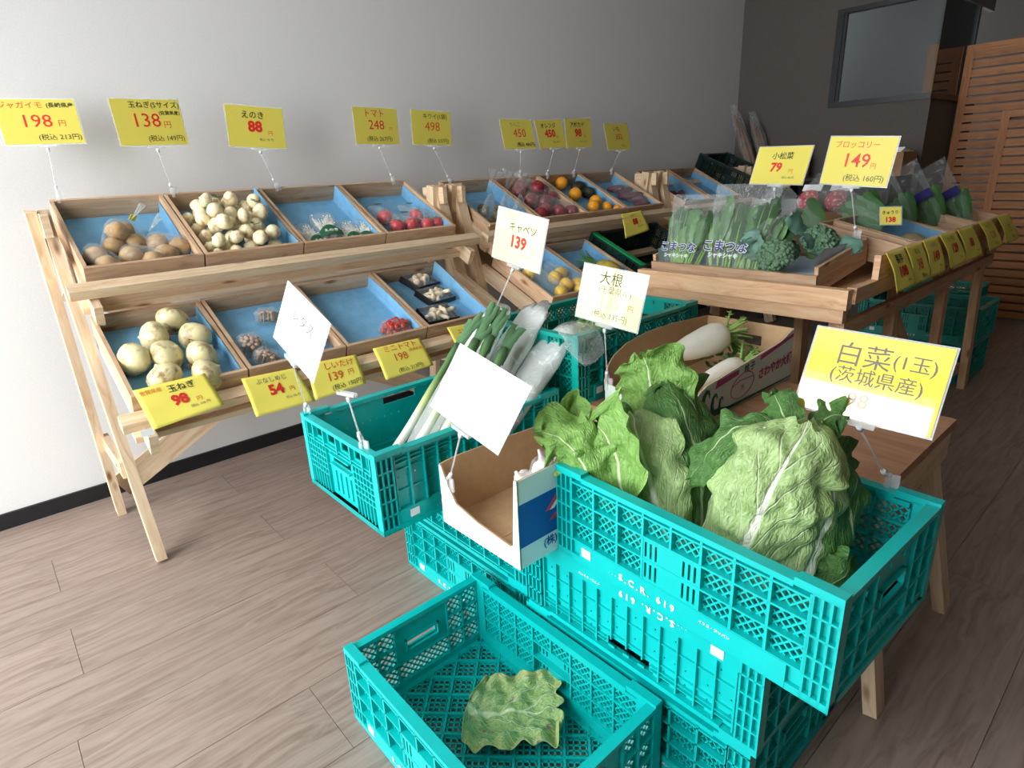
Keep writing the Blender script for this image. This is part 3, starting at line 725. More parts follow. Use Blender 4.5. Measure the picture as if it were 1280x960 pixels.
# ------------------------------------------------------------------ onions
def onion_mesh(r, mat, seed, n=14, root=True):
    pr = [(0, -.80), (.30, -.78), (.62, -.62), (.90, -.28), (1.0, .05), (.94, .36), (.74, .62), (.44, .78), (.20, .86), (.09, .95), (.05, 1.02), (0, 1.02)]
    s = random.Random(seed); k = s.uniform(.88, 1.0)
    return MB().lathe([(a*r, b*r*k) for a, b in pr], n, mod=lambda R, z, a: (R*(1+.03*math.sin(3*a+seed)+.02*math.sin(5*a)), z)).mesh('onion', MAT[mat])
om = [onion_mesh(.0295, 'onion_skin', i, 12) for i in range(5)]
pts = []; r2 = random.Random(3)
for lay, (hh, n, vr) in enumerate(((.044, 40, (-.185, .15)), (.086, 30, (-.175, .12)), (.124, 13, (-.10, .10)))):
    c = 0; tries = 0
    while c < n and tries < 4000:
        tries += 1; u = r2.uniform(-.135, .135); v = r2.uniform(*vr); q = (u, v, hh+r2.uniform(-.006, .006))
        if lay == 1 and abs(u) > .115: continue
        if lay == 2 and (u < -.08 or u > .1): continue
        if all((q[0]-p[0])**2+(q[1]-p[1])**2+(q[2]-p[2])**2 > .0545**2 for p in pts): pts.append(q); c += 1
for i, q in enumerate(pts):
    tag(obj('onion', om[i % 5], None, tp('u1', TU, *q), rr(1.6)), 'small pale onion %s of the heap on the upper shelf, %s part' % ('in the lowest layer' if q[2] < .07 else ('in the middle layer' if q[2] < .105 else 'on the top'), 'left' if q[0] < -.045 else ('middle' if q[0] < .045 else 'right')), 'onion', 'small onions heaped in the tray')
for i, (u, v, h) in enumerate(((-.07, .03, .125), (.09, .02, .14), (.03, -.12, .125), (-.03, .09, .13))):
    mb = MB()
    for k in range(3): mb.bar((0, 0, .004*k), (.022*math.cos(k*1.9), .022*math.sin(k*1.9), .004*k+.004), .007, .002)
    tag(mb.build('net_tie', MAT['label_green'] if i else plain('tie_green', (40, 170, 70), .4), None, tp('u1', TU, u, v, h)), 'green plastic tie of an onion net bag', 'tie', 'green net ties on the small onions')
bo = []
for i in range(4):
    t = thing('onion', 'big', 'onion'); me = onion_mesh(.052, 'big_onion_skin', i+10, 20); obj('bulb', me, t)
    mb = MB()
    for k in range(14): a = k*2.4; mb.tube([(.005*math.cos(a), .005*math.sin(a), -.040), (.011*math.cos(a), .011*math.sin(a), -.049-.003*(k % 3))], [.0012, .0006], 4)
    mb.build('root_tuft', MAT['onion_root'], t); bo.append(t)
BL = [(-.105,-.03,.06,'standing apart at the left of its tray'),(-.022,.062,.062,'behind the two front ones, second from left at the back'),(.052,.135,.06,'at the very back of its tray'),(.085,.02,.06,'against the blue liner at the right'),(-.02,-.045,.062,'pale and bare in the middle of its tray'),(.07,-.085,.063,'with its root end turned up, right of the middle'),(-.055,-.15,.06,'just behind the yellow tag, left one'),(.055,-.178,.058,'by the front board at the right, half hidden')]
used = set()
for i, (u, v, h, d) in enumerate(BL):
    k = i % 4; lb = 'big pale onion ' + d; L = tp('l0', TL, u, v, h); R = rr(1.7)
    if k not in used: o = bo[k]; used.add(k); o.location = L; o.rotation_euler = R; o['label'] = lb; o['group'] = 'big onions on the lower shelf'
    else: copy_tree(bo[k], L, R, lb, 'big onions on the lower shelf')
# ------------------------------------------------------------------ enoki, tomatoes
def enoki(label):
    t = thing('enoki_pack', label, 'mushroom pack', group='enoki packs on the upper shelf')
    mb = MB(); r = random.Random(5)
    for k in range(60):
        x = r.uniform(-.04, .04); y = r.uniform(-.005, .07); mb.tube([(x*.5, -.075, .012+r.random()*.018), (x*.8, 0, .016+r.random()*.02), (x, y, .018+r.random()*.024)], [.002, .002, .0022], 5)
        if k % 2: mb.lathe([(0, .003), (.003, .001), (.0034, -.001), (0, -.002)], 6, (x, y, .022+r.random()*.022))
    st = mb.build('mushroom_stalks', MAT['enoki_white'], t); st['kind'] = 'stuff'
    pts = [(s*.045, y, z) for s in (-1, 1) for y in (-.085, .02) for z in (.006, .034)]+[(s*.05, .075, z) for s in (-1, 1) for z in (.004, .046)]+[(s*.03, .095, .03) for s in (-1, 1)]
    me = hull_bag(pts, 2, .003, 3); me.materials.append(MAT['clear_film']); obj('film', me, t)
    MB().grid(lambda u, v: ((u-.5)*.094, -.088+.062*v*(1-.5*(2*u-1)**2), .030+.014*math.sin(PI*u)+.006*v), 12, 6).build('printed_label', MAT['label_green'], t)
    o = obj('lettering', text_mesh('えのき', .02, MAT['print_white'], .03), t, (0, -.066, .0475), (.1, 0, 0)); return t
e0 = enoki('enoki pack, leftmost of the row on the upper shelf')
for i, (u, v, h, rz, lb) in enumerate(((-.105, -.11, .014, .25, None), (-.012, -.07, .03, -.15, 'enoki pack, second from left, lying highest'), (.065, -.115, .014, .1, 'enoki pack, third from left in its tray'), (.135, -.125, .016, -.2, 'enoki pack, rightmost, by the blue liner'))):
    o = e0 if i == 0 else copy_tree(e0, label=lb); o.location = tp('u2', TU, u, v, h); o.rotation_euler = (TU, 0, rz)
def tomato(label):
    t = thing('tomato', label, 'tomato', group='tomatoes on the upper shelf')
    MB().lathe([(0, -.029), (.017, -.028), (.030, -.017), (.0345, .0), (.030, .018), (.018, .026), (.006, .025), (0, .023)], 18, mod=lambda R, z, a: (R*(1+.03*math.sin(5*a)), z)).build('flesh', MAT['tomato_skin'], t)
    mb = MB()
    for k in range(5): a = k*1.257; mb.bar((0, 0, .026), (.018*math.cos(a), .018*math.sin(a), .029), .006, .001)
    mb.tube([(0, 0, .024), (.002, 0, .036)], .0025, 6).build('calyx', MAT['calyx_green'], t); return t
t0 = tomato('red tomato at the left of the bagged row')
TL6 = [(-.075, -.03), (-.06, -.115), (.012, -.118), (.085, -.045), (.092, -.128), (.150, -.125)]
for i, (u, v) in enumerate(TL6):
    o = t0 if i == 0 else copy_tree(t0, label=('red tomato at the left of the bagged row','red tomato at the front left of its tray','red tomato in the middle of the front row','red tomato behind the right bag','red tomato second from the right','red tomato nearest the right corner of its tray')[i])
    o.location = tp('u3', TU, u, v, .048); o.rotation_euler = (TU+rng.uniform(-.5, .5), rng.uniform(-.5, .5), rng.random()*6)
for k, (ids, lb) in enumerate((((0, 1), 'clear bag of two tomatoes at the left'), ((2,), 'clear bag with the middle tomato'), ((3, 4, 5), 'clear bag of three tomatoes at the right'))):
    ax = [tp('u3', TU, TL6[i][0]-.03, TL6[i][1]+.16, .03) for i in ids]
    b = bag_over([(tp('u3', TU, TL6[i][0], TL6[i][1], .048), .041) for i in ids], lb, None, 'clear_film', extra=ax, seed=k+9)
    obj('printed_label', MB().grid(lambda u, v: ((u-.5)*.05, (v-.5)*.022*(1-(2*u-1)**2*.8), 0), 10, 4).mesh('printed_label', MAT['label_green']), b, tp('u3', TU, TL6[ids[0]][0]-.0, TL6[ids[0]][1]+.07, .076)-b.location, (TU-.2, 0, .3))
# ------------------------------------------------------------------ shimeji, cherry tomatoes, mushroom trays
def shimeji(label):
    t = thing('shimeji_pack', label, 'mushroom pack', group='shimeji packs on the lower shelf'); mb = MB(); r = random.Random(8)
    for k in range(16):
        a = k*2.4; q = .034*math.sqrt((k+.5)/16); x, y = q*math.cos(a), q*math.sin(a); z = .04+.014*(1-q/.034)
        mb.lathe([(0, .007), (.007, .004), (.0095, -.001), (.006, -.003), (.0035, -.004), (.0035, -.03), (0, -.03)], 9, (x, y, z))
    g = mb.build('mushroom_cluster', MAT['mushroom_brown'], t); g['kind'] = 'stuff'
    me = hull_bag([(s*.042, q*.042, z) for s in (-1, 1) for q in (-1, 1) for z in (0, .04)]+[(s*.025, q*.025, .064) for s in (-1, 1) for q in (-1, 1)], 3, .003, 3); me.materials.append(MAT['clear_film']); obj('film', me, t)
    return t
s0 = shimeji('shimeji pack, upper of the two at the front left of its tray')
for i, (u, v, lb) in enumerate(((-.100, -.055, None), (-.095, -.150, 'shimeji pack at the front left corner of its tray'), (.015, .07, 'shimeji pack alone at the back, half behind the card painted white with glare'), (.118, -.14, 'shimeji pack at the right corner of its tray'))):
    o = s0 if i == 0 else copy_tree(s0, label=lb); o.location = tp('l1', TL, u, v, .015); o.rotation_euler = (TL, 0, i*1.3)
ch = blob(.0125, .0125, .0125, .02, 1, 1, 10, 7).mesh('cherry_tomato', MAT['cherry_skin']); r = random.Random(4)
for i in range(34):
    k = i % 20; a = k*2.4; q = .062*math.sqrt((k+.4)/20)*(1 if i < 20 else .75)
    tag(obj('cherry_tomato', ch, None, tp('l2', TL, .092+q*1.0*math.cos(a), -.125+q*.72*math.sin(a), .030+(.021 if i >= 20 else 0))), 'cherry tomato in the single clear pack', 'tomato', 'cherry tomatoes in the pack')
o = bag_over([(tp('l2', TL, .092+.062*math.cos(a), -.125+.047*math.sin(a), .030), .0145) for a in (0, 1, 2, 3, 4, 5)]+[(tp('l2', TL, .092, -.125, .052), .018)], 'clear pack holding the cherry tomatoes', seed=21, amp=.002)
mcap = [(0, .018), (.012, .015), (.02, .006), (.021, 0), (.014, -.003), (.008, -.004), (.009, -.03), (.007, -.045), (0, -.046)]
mm = MB().lathe(mcap, 14).mesh('mushroom', MAT['mushroom_cream'])
mp = []
for i, (u, v, rz, lb) in enumerate(((.045, .155, .30, 'black pack of pale mushrooms, the rearmost of three'), (.045, .03, .22, 'black pack of pale mushrooms, middle of three'), (-.03, -.10, -.12, 'black pack of pale mushrooms, nearest the front board'))):
    t = thing('mushroom_pack', lb, 'mushroom pack', tp('l3', TL, u, v, .0135), (TL, 0, rz), 'black mushroom packs'); mb = MB(); a, b, h = .068, .05, .026
    mb.box(-a, a, -b, b, 0, .003)
    for s in (-1, 1): mb.bar((s*(a+.003), -b-.006, h/2+.001), (s*(a+.003), b+.006, h/2+.001), .003, h, (-s*.25, 0, 1)); mb.bar((-a-.006, s*(b+.003), h/2+.001), (a+.006, s*(b+.003), h/2+.001), .003, h, (0, -s*.25, 1))
    mb.build('tray', MAT['tray_black'], t)
    MB().grid(lambda p, q: ((p-.5)*.146, (q-.5)*.11, .030+.010*math.sin(PI*p)*math.sin(PI*q)), 10, 8).build('film', MAT['clear_film'], t)
    for k, (x, y, rx, sc) in enumerate(((-.035, -.01, 1.3, .9), (.002, -.012, .9, .95), (.036, .004, 1.5, 1.0), (-.012, .02, -1.2, .8), (.022, .022, 1.1, .85))):
        w = Matrix.Translation(t.location) @ Euler(t.rotation_euler).to_matrix().to_4x4() @ Vector((x, y, .022))
        g = obj('mushroom', mm, None, w, (rx+TL, .4*k, k*1.4+i)); g.scale = (sc*1.05,)*3
        tag(g, 'pale mushroom inside the %s black pack' % ('rearmost', 'middle', 'front')[i], 'mushroom', 'mushrooms in the black packs')
# ------------------------------------------------------------------ middle rack
def fruit(name, mat, r, prof=None, stem=True):
    t = thing(name, '-', 'fruit'); pr = prof or [(0, -.82), (.3, -.9), (.75, -.62), (1, -.05), (.92, .45), (.6, .78), (.25, .82), (.05, .70), (0, .68)]
    MB().lathe([(a*r, b*r) for a, b in pr], 16).build('flesh', MAT[mat], t)
    if stem: MB().tube([(0, 0, r*.66), (r*.1, 0, r*.98)], r*.05, 5).build('stem', MAT['onion_root'], t)
    return t
ap = fruit('apple', 'apple_skin', .042); AL = [(.135, .11), (.12, .02), (.035, -.02), (.05, .075), (-.03, -.10), (.055, -.125), (.135, -.145), (-.055, .10), (-.04, .01), (.02, .165), (-.10, -.14)]
for i, (u, v) in enumerate(AL):
    o = ap if i == 0 else copy_tree(ap); tag(o, 'dark red apple %s' % ('inside the front clear bag on the middle rack' if i in (2,4,5,6,8) else ('inside the rear clear bag on the middle rack' if i in (0,1,3,7,9) else 'loose at the front left of its tray')), 'fruit', 'dark red apples on the middle rack'); o.location = tp('r1', TU, u, v, .052+(.04 if i in (3,) else 0)); o.rotation_euler = rr(.8)
bag_over([(tp('r1', TU, *AL[i], .052), .046) for i in (2, 4, 5, 6, 8)], 'clear bag over the front red apples', seed=31); bag_over([(tp('r1', TU, *AL[i], .056), .048) for i in (0, 1, 3, 7, 9)], 'clear bag over the rear red apples', seed=32)
og = fruit('orange', 'orange_skin', .038, [(0, -.98), (.4, -.9), (.8, -.55), (1, 0), (.82, .56), (.4, .92), (.1, .97), (0, .93)], False); ol = []
for i, (u, v, lb) in enumerate(((.0, .175, 'yellow citrus with a sticker at the back of its tray'), (-.01, .04, 'yellow citrus in the middle of its tray'), (.07, -.06, 'deep orange fruit behind the front ones'), (-.005, -.115, 'yellow orange at the front board, leftmost'), (.10, -.13, 'small orange second from the right corner'), (.148, -.175, 'small orange in the right corner of its tray'))):
    o = og if i == 0 else copy_tree(og); tag(o, lb, 'fruit', 'oranges on the middle rack'); o.location = tp('r2', TU, u, v, .052); o.rotation_euler = rr(.5); o.scale = ((1.05, 1.05, 1, 1, .8, .75)[i],)*3
av = blob(.034, .034, .048, .04, 2, 3).mesh('avocado', MAT['avocado_skin'])
for i, (u, v, lb) in enumerate(((.115, .05, 'dark avocado nearest the front of the pair'), (.10, .125, 'dark avocado at the rear of the pair'))): tag(obj('avocado', av, None, tp('r2', TU, u, v, .05), (1.5, .3, i)), lb, 'fruit', 'avocados on the middle rack')
sw = blob(.026, .024, .06, .12, 2, 7).mesh('sweet_potato', MAT['purple_skin']); SL = [(.06, .08), (.11, .05), (.135, -.02), (.10, -.06), (.13, -.11), (.06, -.02), (.09, -.13)]
for i, (u, v) in enumerate(SL): tag(obj('sweet_potato', sw, None, tp('r3', TU, u, v, .04), (1.5, rng.uniform(-.4, .4), rng.uniform(0, 3))), 'purple sweet potato in a clear bag on the middle rack', 'vegetable', 'purple sweet potatoes')
bag_over([(tp('r3', TU, *p, .042), .034) for p in SL], 'clear bag of purple sweet potatoes', seed=40)
kw = blob(.024, .022, .032, .05, 2, 9).mesh('kiwi_fruit', MAT['kiwi_skin']); KB = [(-.08, -.05), (.0, -.08), (.08, -.10), (-.1, -.14), (.0, -.16), (.1, -.17), (-.03, -.0), (.06, -.02)]
for i, (u, v) in enumerate(KB): tag(obj('kiwi_fruit', kw, None, tp('r0', TU, u, v, .04), rr()), 'brown kiwi fruit inside a tall clear bag', 'fruit', 'kiwi fruit in tall bags')
for k, (u, v) in enumerate(((-.07, -.09), (.02, -.11), (.10, -.13))):
    bag_over([(tp('r0', TU, u-.02, v, .04), .034), (tp('r0', TU, u+.03, v+.02, .04), .034)], ('tall clear bag of kiwi fruit, left one', 'tall clear bag of kiwi fruit, middle one', 'tall clear bag of kiwi fruit, right one')[k], 'tall clear bags of kiwi fruit', 'bag_film', extra=[tp('r0', TU, u+.02, v+.06, .16), tp('r0', TU, u+.06, v+.08, .16)], tail=(tp('r0', TU, u+.04, v+.07, .15), tp('r0', TU, u+.07, v+.11, .24), .05), seed=50+k)
lm = blob(.038, .033, .033, .03, 1, 2).mesh('citrus_fruit', MAT['lemon_skin']); ML = [(-.09, .03), (.02, -.04), (.085, -.02), (.03, -.115), (-.05, -.16), (.10, -.13), (.07, -.185)]
for i, (u, v) in enumerate(ML): tag(obj('citrus_fruit', lm, None, tp('m0', TL, u, v, .05), rr(.6)), 'yellow citrus fruit in a bag on the lower shelf', 'fruit', 'bagged yellow citrus')
bag_over([(tp('m0', TL, *ML[i], .05), .042) for i in (1, 2, 3, 5, 6)], 'clear bag of yellow citrus at the right of its tray', extra=[tp('m0', TL, .05, .10, .07)], seed=60); bag_over([(tp('m0', TL, *ML[i], .05), .042) for i in (0, 4)], 'clear bag of yellow citrus at the left of its tray', extra=[tp('m0', TL, -.06, .12, .09)], seed=61)
t = thing('pineapple', 'small pineapple lying with its leaves to the back', 'fruit', tp('m1', TL, .03, -.09, .065), (TL+1.45, 0, .35))
blob(.05, .05, .075, .03, 9, 2).build('fruit_body', MAT['pineapple_skin'], t); mb = MB()
for k in range(22): a = k*2.4; mb.bar((.012*math.cos(a), .012*math.sin(a), -.07), (.055*math.cos(a)*(.4+k/30), .055*math.sin(a)*(.4+k/30), -.13-.02*(k % 3)), .009, .002, (math.cos(a), math.sin(a), .3))
mb.build('leaf_crown', MAT['leaf_deep'], t)
pp = blob(.016, .016, .016, .05, 2, 2, 8, 6).mesh('grape', MAT['purple_skin'])
for i in range(24): tag(obj('grape', pp, None, tp('f0', TU, rng.uniform(-.12, .12), rng.uniform(-.18, 0), .03)), 'dark purple fruit in the farthest rack', 'fruit', 'purple fruit in the farthest rack')
# ------------------------------------------------------------------ napa cabbages
def napa(label, loc): return thing('napa_cabbage', label, 'cabbage', loc)
def lf(t, name, spine, width, out, mat, **kw):
    L = t.location; return leaf([Vector(p)-L for p in spine], width, out, **kw).build(name, MAT[mat], t)
def core(t, b, top, r, mat, nu=20):
    b, top = Vector(b)-t.location, Vector(top)-t.location; d = top-b; q = d.to_track_quat('Z', 'Y')
    mb = MB(); h = d.length; pr = [(0, 0), (.40, .0), (.62, .10), (.84, .28), (.98, .5), (1.0, .68), (.86, .85), (.5, .97), (0, 1.0)]
    mb.lathe([(a*r, z*h) for a, z in pr], nu*2, mod=lambda R, z, a: (R*(1+.05*math.sin(4*a+z*9)), z))
    o = mb.build('heart', MAT[mat], t, b); o.rotation_euler = q.to_euler(); return o
cz = .445
t = napa('round pale napa cabbage standing at the right end of its crate', (1.0, .44, cz))
core(t, (.992, .435, cz+.005), (1.05, .40, .76), .066, 'cabbage_green')
lf(t, 'outer_leaf', [(.925, .472, .455), (.905, .452, .54), (.897, .420, .65), (.920, .397, .75), (.985, .388, .815)], .110, (-1, -.30, .12), 'napa_pale', wrap=2.0, ruf=.010, crink=.010, seed=1, nu=60, nv=48, shape=lambda u: (.34+.66*math.sin(PI*(.10+.60*u))**.9)*(1-max(0, (u-.86)/.14)**2*.6))
lf(t, 'outer_leaf', [(.955, .41, .455), (.955, .355, .55), (.985, .335, .66), (1.02, .355, .75), (1.05, .395, .80)], .085, (-.45, -1, .1), 'napa_pale', wrap=1.9, ruf=.013, crink=.009, seed=5, nu=40, nv=32)
lf(t, 'outer_leaf', [(1.01, .375, .455), (1.03, .325, .54), (1.05, .318, .64), (1.07, .345, .72), (1.08, .385, .76)], .078, (-.1, -1, .1), 'napa_dark', wrap=1.5, ruf=.018, crink=.009, seed=8, nu=36, nv=28)
lf(t, 'outer_leaf', [(.945, .53, .455), (.935, .545, .56), (.955, .525, .67), (1.0, .485, .76), (1.04, .45, .79)], .07, (-.6, 1, .1), 'napa_pale', wrap=1.8, ruf=.010, crink=.008, seed=11, nu=36, nv=26)
lf(t, 'outer_leaf', [(1.03, .44, .70), (1.01, .475, .765), (.985, .510, .765), (.955, .555, .715), (.945, .585, .655)], .060, (-.55, .10, 1), 'napa_dark', wrap=1.0, ruf=.014, crink=.010, seed=14, nu=40, nv=28, shape=lambda u: .70+.30*math.sin(PI*u)-.30*max(0, u-.8)*3)
lf(t, 'outer_leaf', [(1.03, .43, .74), (1.04, .448, .79), (1.05, .472, .815), (1.06, .492, .828)], .034, (-1, .1, .3), 'napa_dark', wrap=1.3, ruf=.010, crink=.008, seed=17)
lf(t, 'outer_leaf', [(1.05, .405, .74), (1.065, .40, .785), (1.075, .385, .805), (1.085, .365, .805)], .036, (-1, -.1, .5), 'napa_dark', wrap=1.0, ruf=.010, crink=.008, seed=19)
lf(t, 'outer_leaf', [(.96, .375, .455), (.965, .335, .50), (.985, .305, .55), (1.01, .295, .58)], .06, (-.8, -.8, .2), 'napa_dark', wrap=1.2, ruf=.016, crink=.008, seed=23)
t = napa('open leafy napa cabbage leaning at the left end of its crate', (.99, .66, cz))
core(t, (.995, .645, cz+.005), (1.045, .72, .70), .055, 'cabbage_green')
lf(t, 'outer_leaf', [(1.03, .66, .50), (1.045, .715, .62), (1.055, .745, .73), (1.06, .77, .805), (1.05, .785, .842)], .092, (-1, -.25, .25), 'napa_green', wrap=1.3, ruf=.016, crink=.010, seed=31, nu=40, nv=32, shape=lambda u: (.45+.55*math.sin(PI*(.08+.62*u)))*(1-max(0, (u-.8)/.2)**2*.7))
lf(t, 'outer_leaf', [(.935, .615, .465), (.915, .625, .55), (.915, .655, .64), (.94, .70, .70), (.985, .75, .735)], .085, (-1, -.3, .2), 'napa_pale', wrap=1.8, ruf=.012, crink=.008, seed=34, nu=38, nv=30)
lf(t, 'outer_leaf', [(.985, .575, .465), (.99, .575, .57), (1.01, .61, .68), (1.04, .67, .75), (1.07, .73, .785)], .075, (-.5, -1, .15), 'napa_dark', wrap=1.8, ruf=.014, crink=.007, seed=37)
lf(t, 'outer_leaf', [(1.03, .585, .465), (1.06, .59, .58), (1.08, .635, .69), (1.09, .69, .76), (1.095, .735, .80)], .075, (-.3, -1, .1), 'napa_dark', wrap=1.6, ruf=.018, crink=.008, seed=39)
lf(t, 'outer_leaf', [(.94, .675, .47), (.905, .70, .575), (.895, .725, .665), (.90, .755, .715), (.92, .79, .725)], .085, (-1, -.05, .35), 'napa_green', wrap=-1.3, ruf=.017, crink=.010, seed=42, nu=38, nv=30)
lf(t, 'outer_leaf', [(.92, .70, .475), (.875, .745, .58), (.855, .785, .66), (.842, .83, .70), (.825, .88, .705)], .07, (-1, -.25, .5), 'napa_green', wrap=1.2, ruf=.02, crink=.010, seed=45, nu=38, nv=28)
lf(t, 'outer_leaf', [(.94, .72, .50), (.91, .78, .60), (.905, .82, .68), (.905, .85, .72), (.90, .875, .725)], .06, (-.9, .3, .5), 'napa_green', wrap=-1.0, ruf=.018, crink=.008, seed=48)
lf(t, 'outer_leaf', [(1.0, .72, .50), (1.0, .78, .62), (1.0, .81, .69), (1.0, .835, .715)], .05, (-.9, .5, .5), 'napa_dark', wrap=1.0, ruf=.016, crink=.008, seed=51)
# loose old leaf in the front crate
L = leaf([(.618, .940, .046), (.640, .910, .034), (.682, .866, .034), (.730, .820, .046), (.772, .778, .058)], .100, (-.05, -.05, 1), wrap=-.75, ruf=.014, crink=.012, seed=3.7, nu=80, nv=70, shape=lambda u: (.56+.44*math.sin(PI*(.16+.62*u))**.7)*(1-max(0, (u-.84)/.16)**2*.35)*(.30+.70*min(1, u/.13)**.6))
o = L.build('cabbage_leaf', MAT['old_cabbage_leaf']); tag(o, 'wilted pale cabbage leaf lying in the empty front crate', 'leaf')
o.modifiers.new('thickness', 'SOLIDIFY').thickness = .0015
# cabbages in the rear crate
cm = blob(.085, .085, .075, .08, 2, 4, 24, 14).mesh('cabbage', MAT['cabbage_green'])
for i, (x, y, lb) in enumerate(((1.36, 1.26, 'green cabbage nearest the leek bags in the rear crate'), (1.55, 1.33, 'green cabbage in the middle of the rear crate'))):
    t = thing('cabbage', lb, 'cabbage', (x, y, .60)); obj('heart', cm, t, (0, 0, .085))
    for k in range(5):
        a = k*1.26+i; c, s = math.cos(a), math.sin(a)
        leaf([(c*.02, s*.02, .01), (c*.085, s*.085, .05), (c*.095, s*.095, .11), (c*.06, s*.06, .16)], .075, (c, s, .1), wrap=1.7, ruf=.008, crink=.006, seed=k+i*7, nu=18, nv=14).build('outer_leaf', MAT['napa_green' if k % 2 else 'napa_pale'], t)
# ------------------------------------------------------------------ leeks
t = NT('leek_shaft'); sp = t.add('ShaderNodeSeparateXYZ'); t.link(t.tc('UV'), sp.inputs[0])
t.col(t.ramp(sp.outputs[0], [(.0, lin((238, 238, 222))), (.42, lin((240, 242, 226))), (.58, lin((196, 214, 140))), (.74, lin((104, 146, 84))), (1, lin((66, 106, 70)))])); t.set(Roughness=.35)
def leek(pts, r, label, fan=0.05, seed=0):
    P = [Vector(p) for p in pts]; t = thing('leek', label, 'leek', P[0], group='leeks in the ribbed crate'); P = [p-P[0] for p in P]
    Q2 = [catmull(P, i/12) for i in range(13)]
    MB().tube(Q2, [r*(1.05-.03*i+(.25 if i > 10 else 0)) for i in range(13)], 10).build('shaft', MAT['leek_shaft'], t)
    d = (P[-1]-P[-2]).normalized(); sd = d.cross(Vector((0, 0, 1))).normalized(); rn = random.Random(seed)
    for k in range(3):
        f = (k-1)*fan; a = P[-1]-d*.05; L = .13+rn.random()*.06
        leaf([a, a+d*L*.5+sd*f*.4, a+d*L+sd*f+Vector((0, 0, -.01*k))], r*1.2, (0, -.3, 1), wrap=1.6, ruf=.003, crink=.002, seed=seed+k, nu=10, nv=8, shape=lambda u: 1-.35*u).build('leaf_blade', MAT['leek_dark'], t)
leek([(.665, 1.372, .462), (.76, 1.335, .58), (.86, 1.33, .69), (.97, 1.345, .785)], .0125, 'bare leek lying outermost to the left', .012, 1)
leek([(.675, 1.318, .462), (.775, 1.285, .575), (.88, 1.285, .685), (1.01, 1.315, .795)], .0135, 'bare leek second from the left', .014, 2)
leek([(.695, 1.27, .462), (.80, 1.245, .565), (.92, 1.26, .68), (1.05, 1.30, .80)], .014, 'bare leek third from the left', .012, 3)
leek([(.70, 1.225, .462), (.82, 1.205, .56), (.94, 1.225, .665), (1.07, 1.265, .765)], .014, 'leek half covered by the card painted blank white with glare', .012, 4)
bk = 0
for k, (b, tp_, lb) in enumerate((((.80, 1.36), (1.14, 1.405, .80), 'milky bag of leeks, rearmost of the bags'), ((.84, 1.29), (1.24, 1.34, .805), 'milky bag of leeks, middle bag with the tallest tip'), ((.88, 1.225), (1.25, 1.235, .755), 'milky bag of leeks lying nearest the garlic carton'))):
    B0 = Vector((b[0], b[1], .475)); T0 = Vector(tp_); d = (T0-B0); sd = d.cross(Vector((0, 0, 1))).normalized(); ext = []
    for j in range(4):
        off = sd*(j-1.5)*.026; t = thing('leek', 'green leek inside the %s milky bag' % ('rear', 'middle', 'front')[k], 'leek', B0+off, group='bagged leeks')
        pts = [Vector((0, 0, 0)), d*.3+Vector((0, 0, .012*(j % 2))), d*.62, d*(.80-.06*(j % 2))]
        MB().tube(pts, [.013, .014, .015, .017], 8).build('shaft', MAT['leek_dark'], t)
    for f in (0.0, .35, .7): 
        for s in (-1, 1): ext += [B0+d*f+sd*s*.062+Vector((0, 0, -.012)), B0+d*f+sd*s*.055+Vector((0, 0, .03))]
    ext += [T0+sd*.055*s+d.normalized()*z for s in (-1, 1) for z in (0, .05)] + [T0+d.normalized()*.11+sd*.02, T0+d.normalized()*.09-sd*.015]
    bag_over([(B0, .02)], lb, 'milky bags of leeks', 'milky_film', 'plastic_bag', extra=ext, seed=70+k, amp=.010)
bag_over([(Vector((1.22, 1.15, .775)), .02)], 'crumpled clear bag spilling over the rear crate edge', None, 'bag_film', extra=[Vector((1.19, 1.10, .77)), Vector((1.31, 1.10, .79)), Vector((1.20, 1.18, .82)), Vector((1.30, 1.17, .82)), Vector((1.21, 1.085, .70)), Vector((1.29, 1.09, .715))], seed=77, amp=.012)
# ------------------------------------------------------------------ garlic carton
plain('kraft', (196, 162, 122), .85); speck('kraft_inner', (190, 156, 116), (198, 164, 124), 40, .85)
plain('carton_white', (236, 238, 240), .6); plain('band_blue', (14, 84, 168), .55); plain('mark_red', (214, 56, 76), .55)
plain('carton_mint', (206, 222, 212), .65); plain('wave_green', (18, 92, 66), .6); plain('print_plum', (170, 62, 112), .6)
def wall(t, name, poly, axis, c0, c1, mat):
    """polygon in (along, z); axis 'x': wall lies in the xz plane between y=c0..c1, axis 'y': in the yz plane between x=c0..c1"""
    mb = MB()
    if axis == 'x': mb.prism([(p[0]-t.location.x, p[1]-t.location.z) for p in poly], c0-t.location.y, c1-t.location.y); return mb.build(name, MAT[mat], t)
    mb.prism([(p[0]-t.location.y, p[1]-t.location.z) for p in poly], 0, c1-c0)
    o = mb.build(name, MAT[mat], t); me = o.data
    for v in me.vertices: v.co = Vector((v.co.y+c0-t.location.x, v.co.x, v.co.z))
    return o
gz = .428
t = thing('garlic_carton', 'white and blue cut-open carton holding bagged garlic', 'carton', (1.0, .98, gz))
fl = [(1.118, .584), (1.110, .582), (1.092, .545), (1.060, .500), (.98, .483), (.868, .474), (.858, .482), (.856, .52), (.852, .56), (.846, .642), (.838, .642)]
lw = [(.722, gz), (1.286, gz), (1.286, .570), (.93, .586), (.80, .590), (.76, .640-.05), (.735, .588), (.722, .586)]
rw = [(.722, gz), (1.286, gz), (1.286, .646), (.722, .640)]
def skin(poly): return poly
wall(t, 'front_panel', [(1.118, gz)]+fl+[(.838, gz)], 'y', .7215, .7255, 'kraft_inner'); wall(t, 'front_skin', [(1.1185, gz)]+fl+[(.838, gz)], 'y', .7200, .7215, 'carton_white')
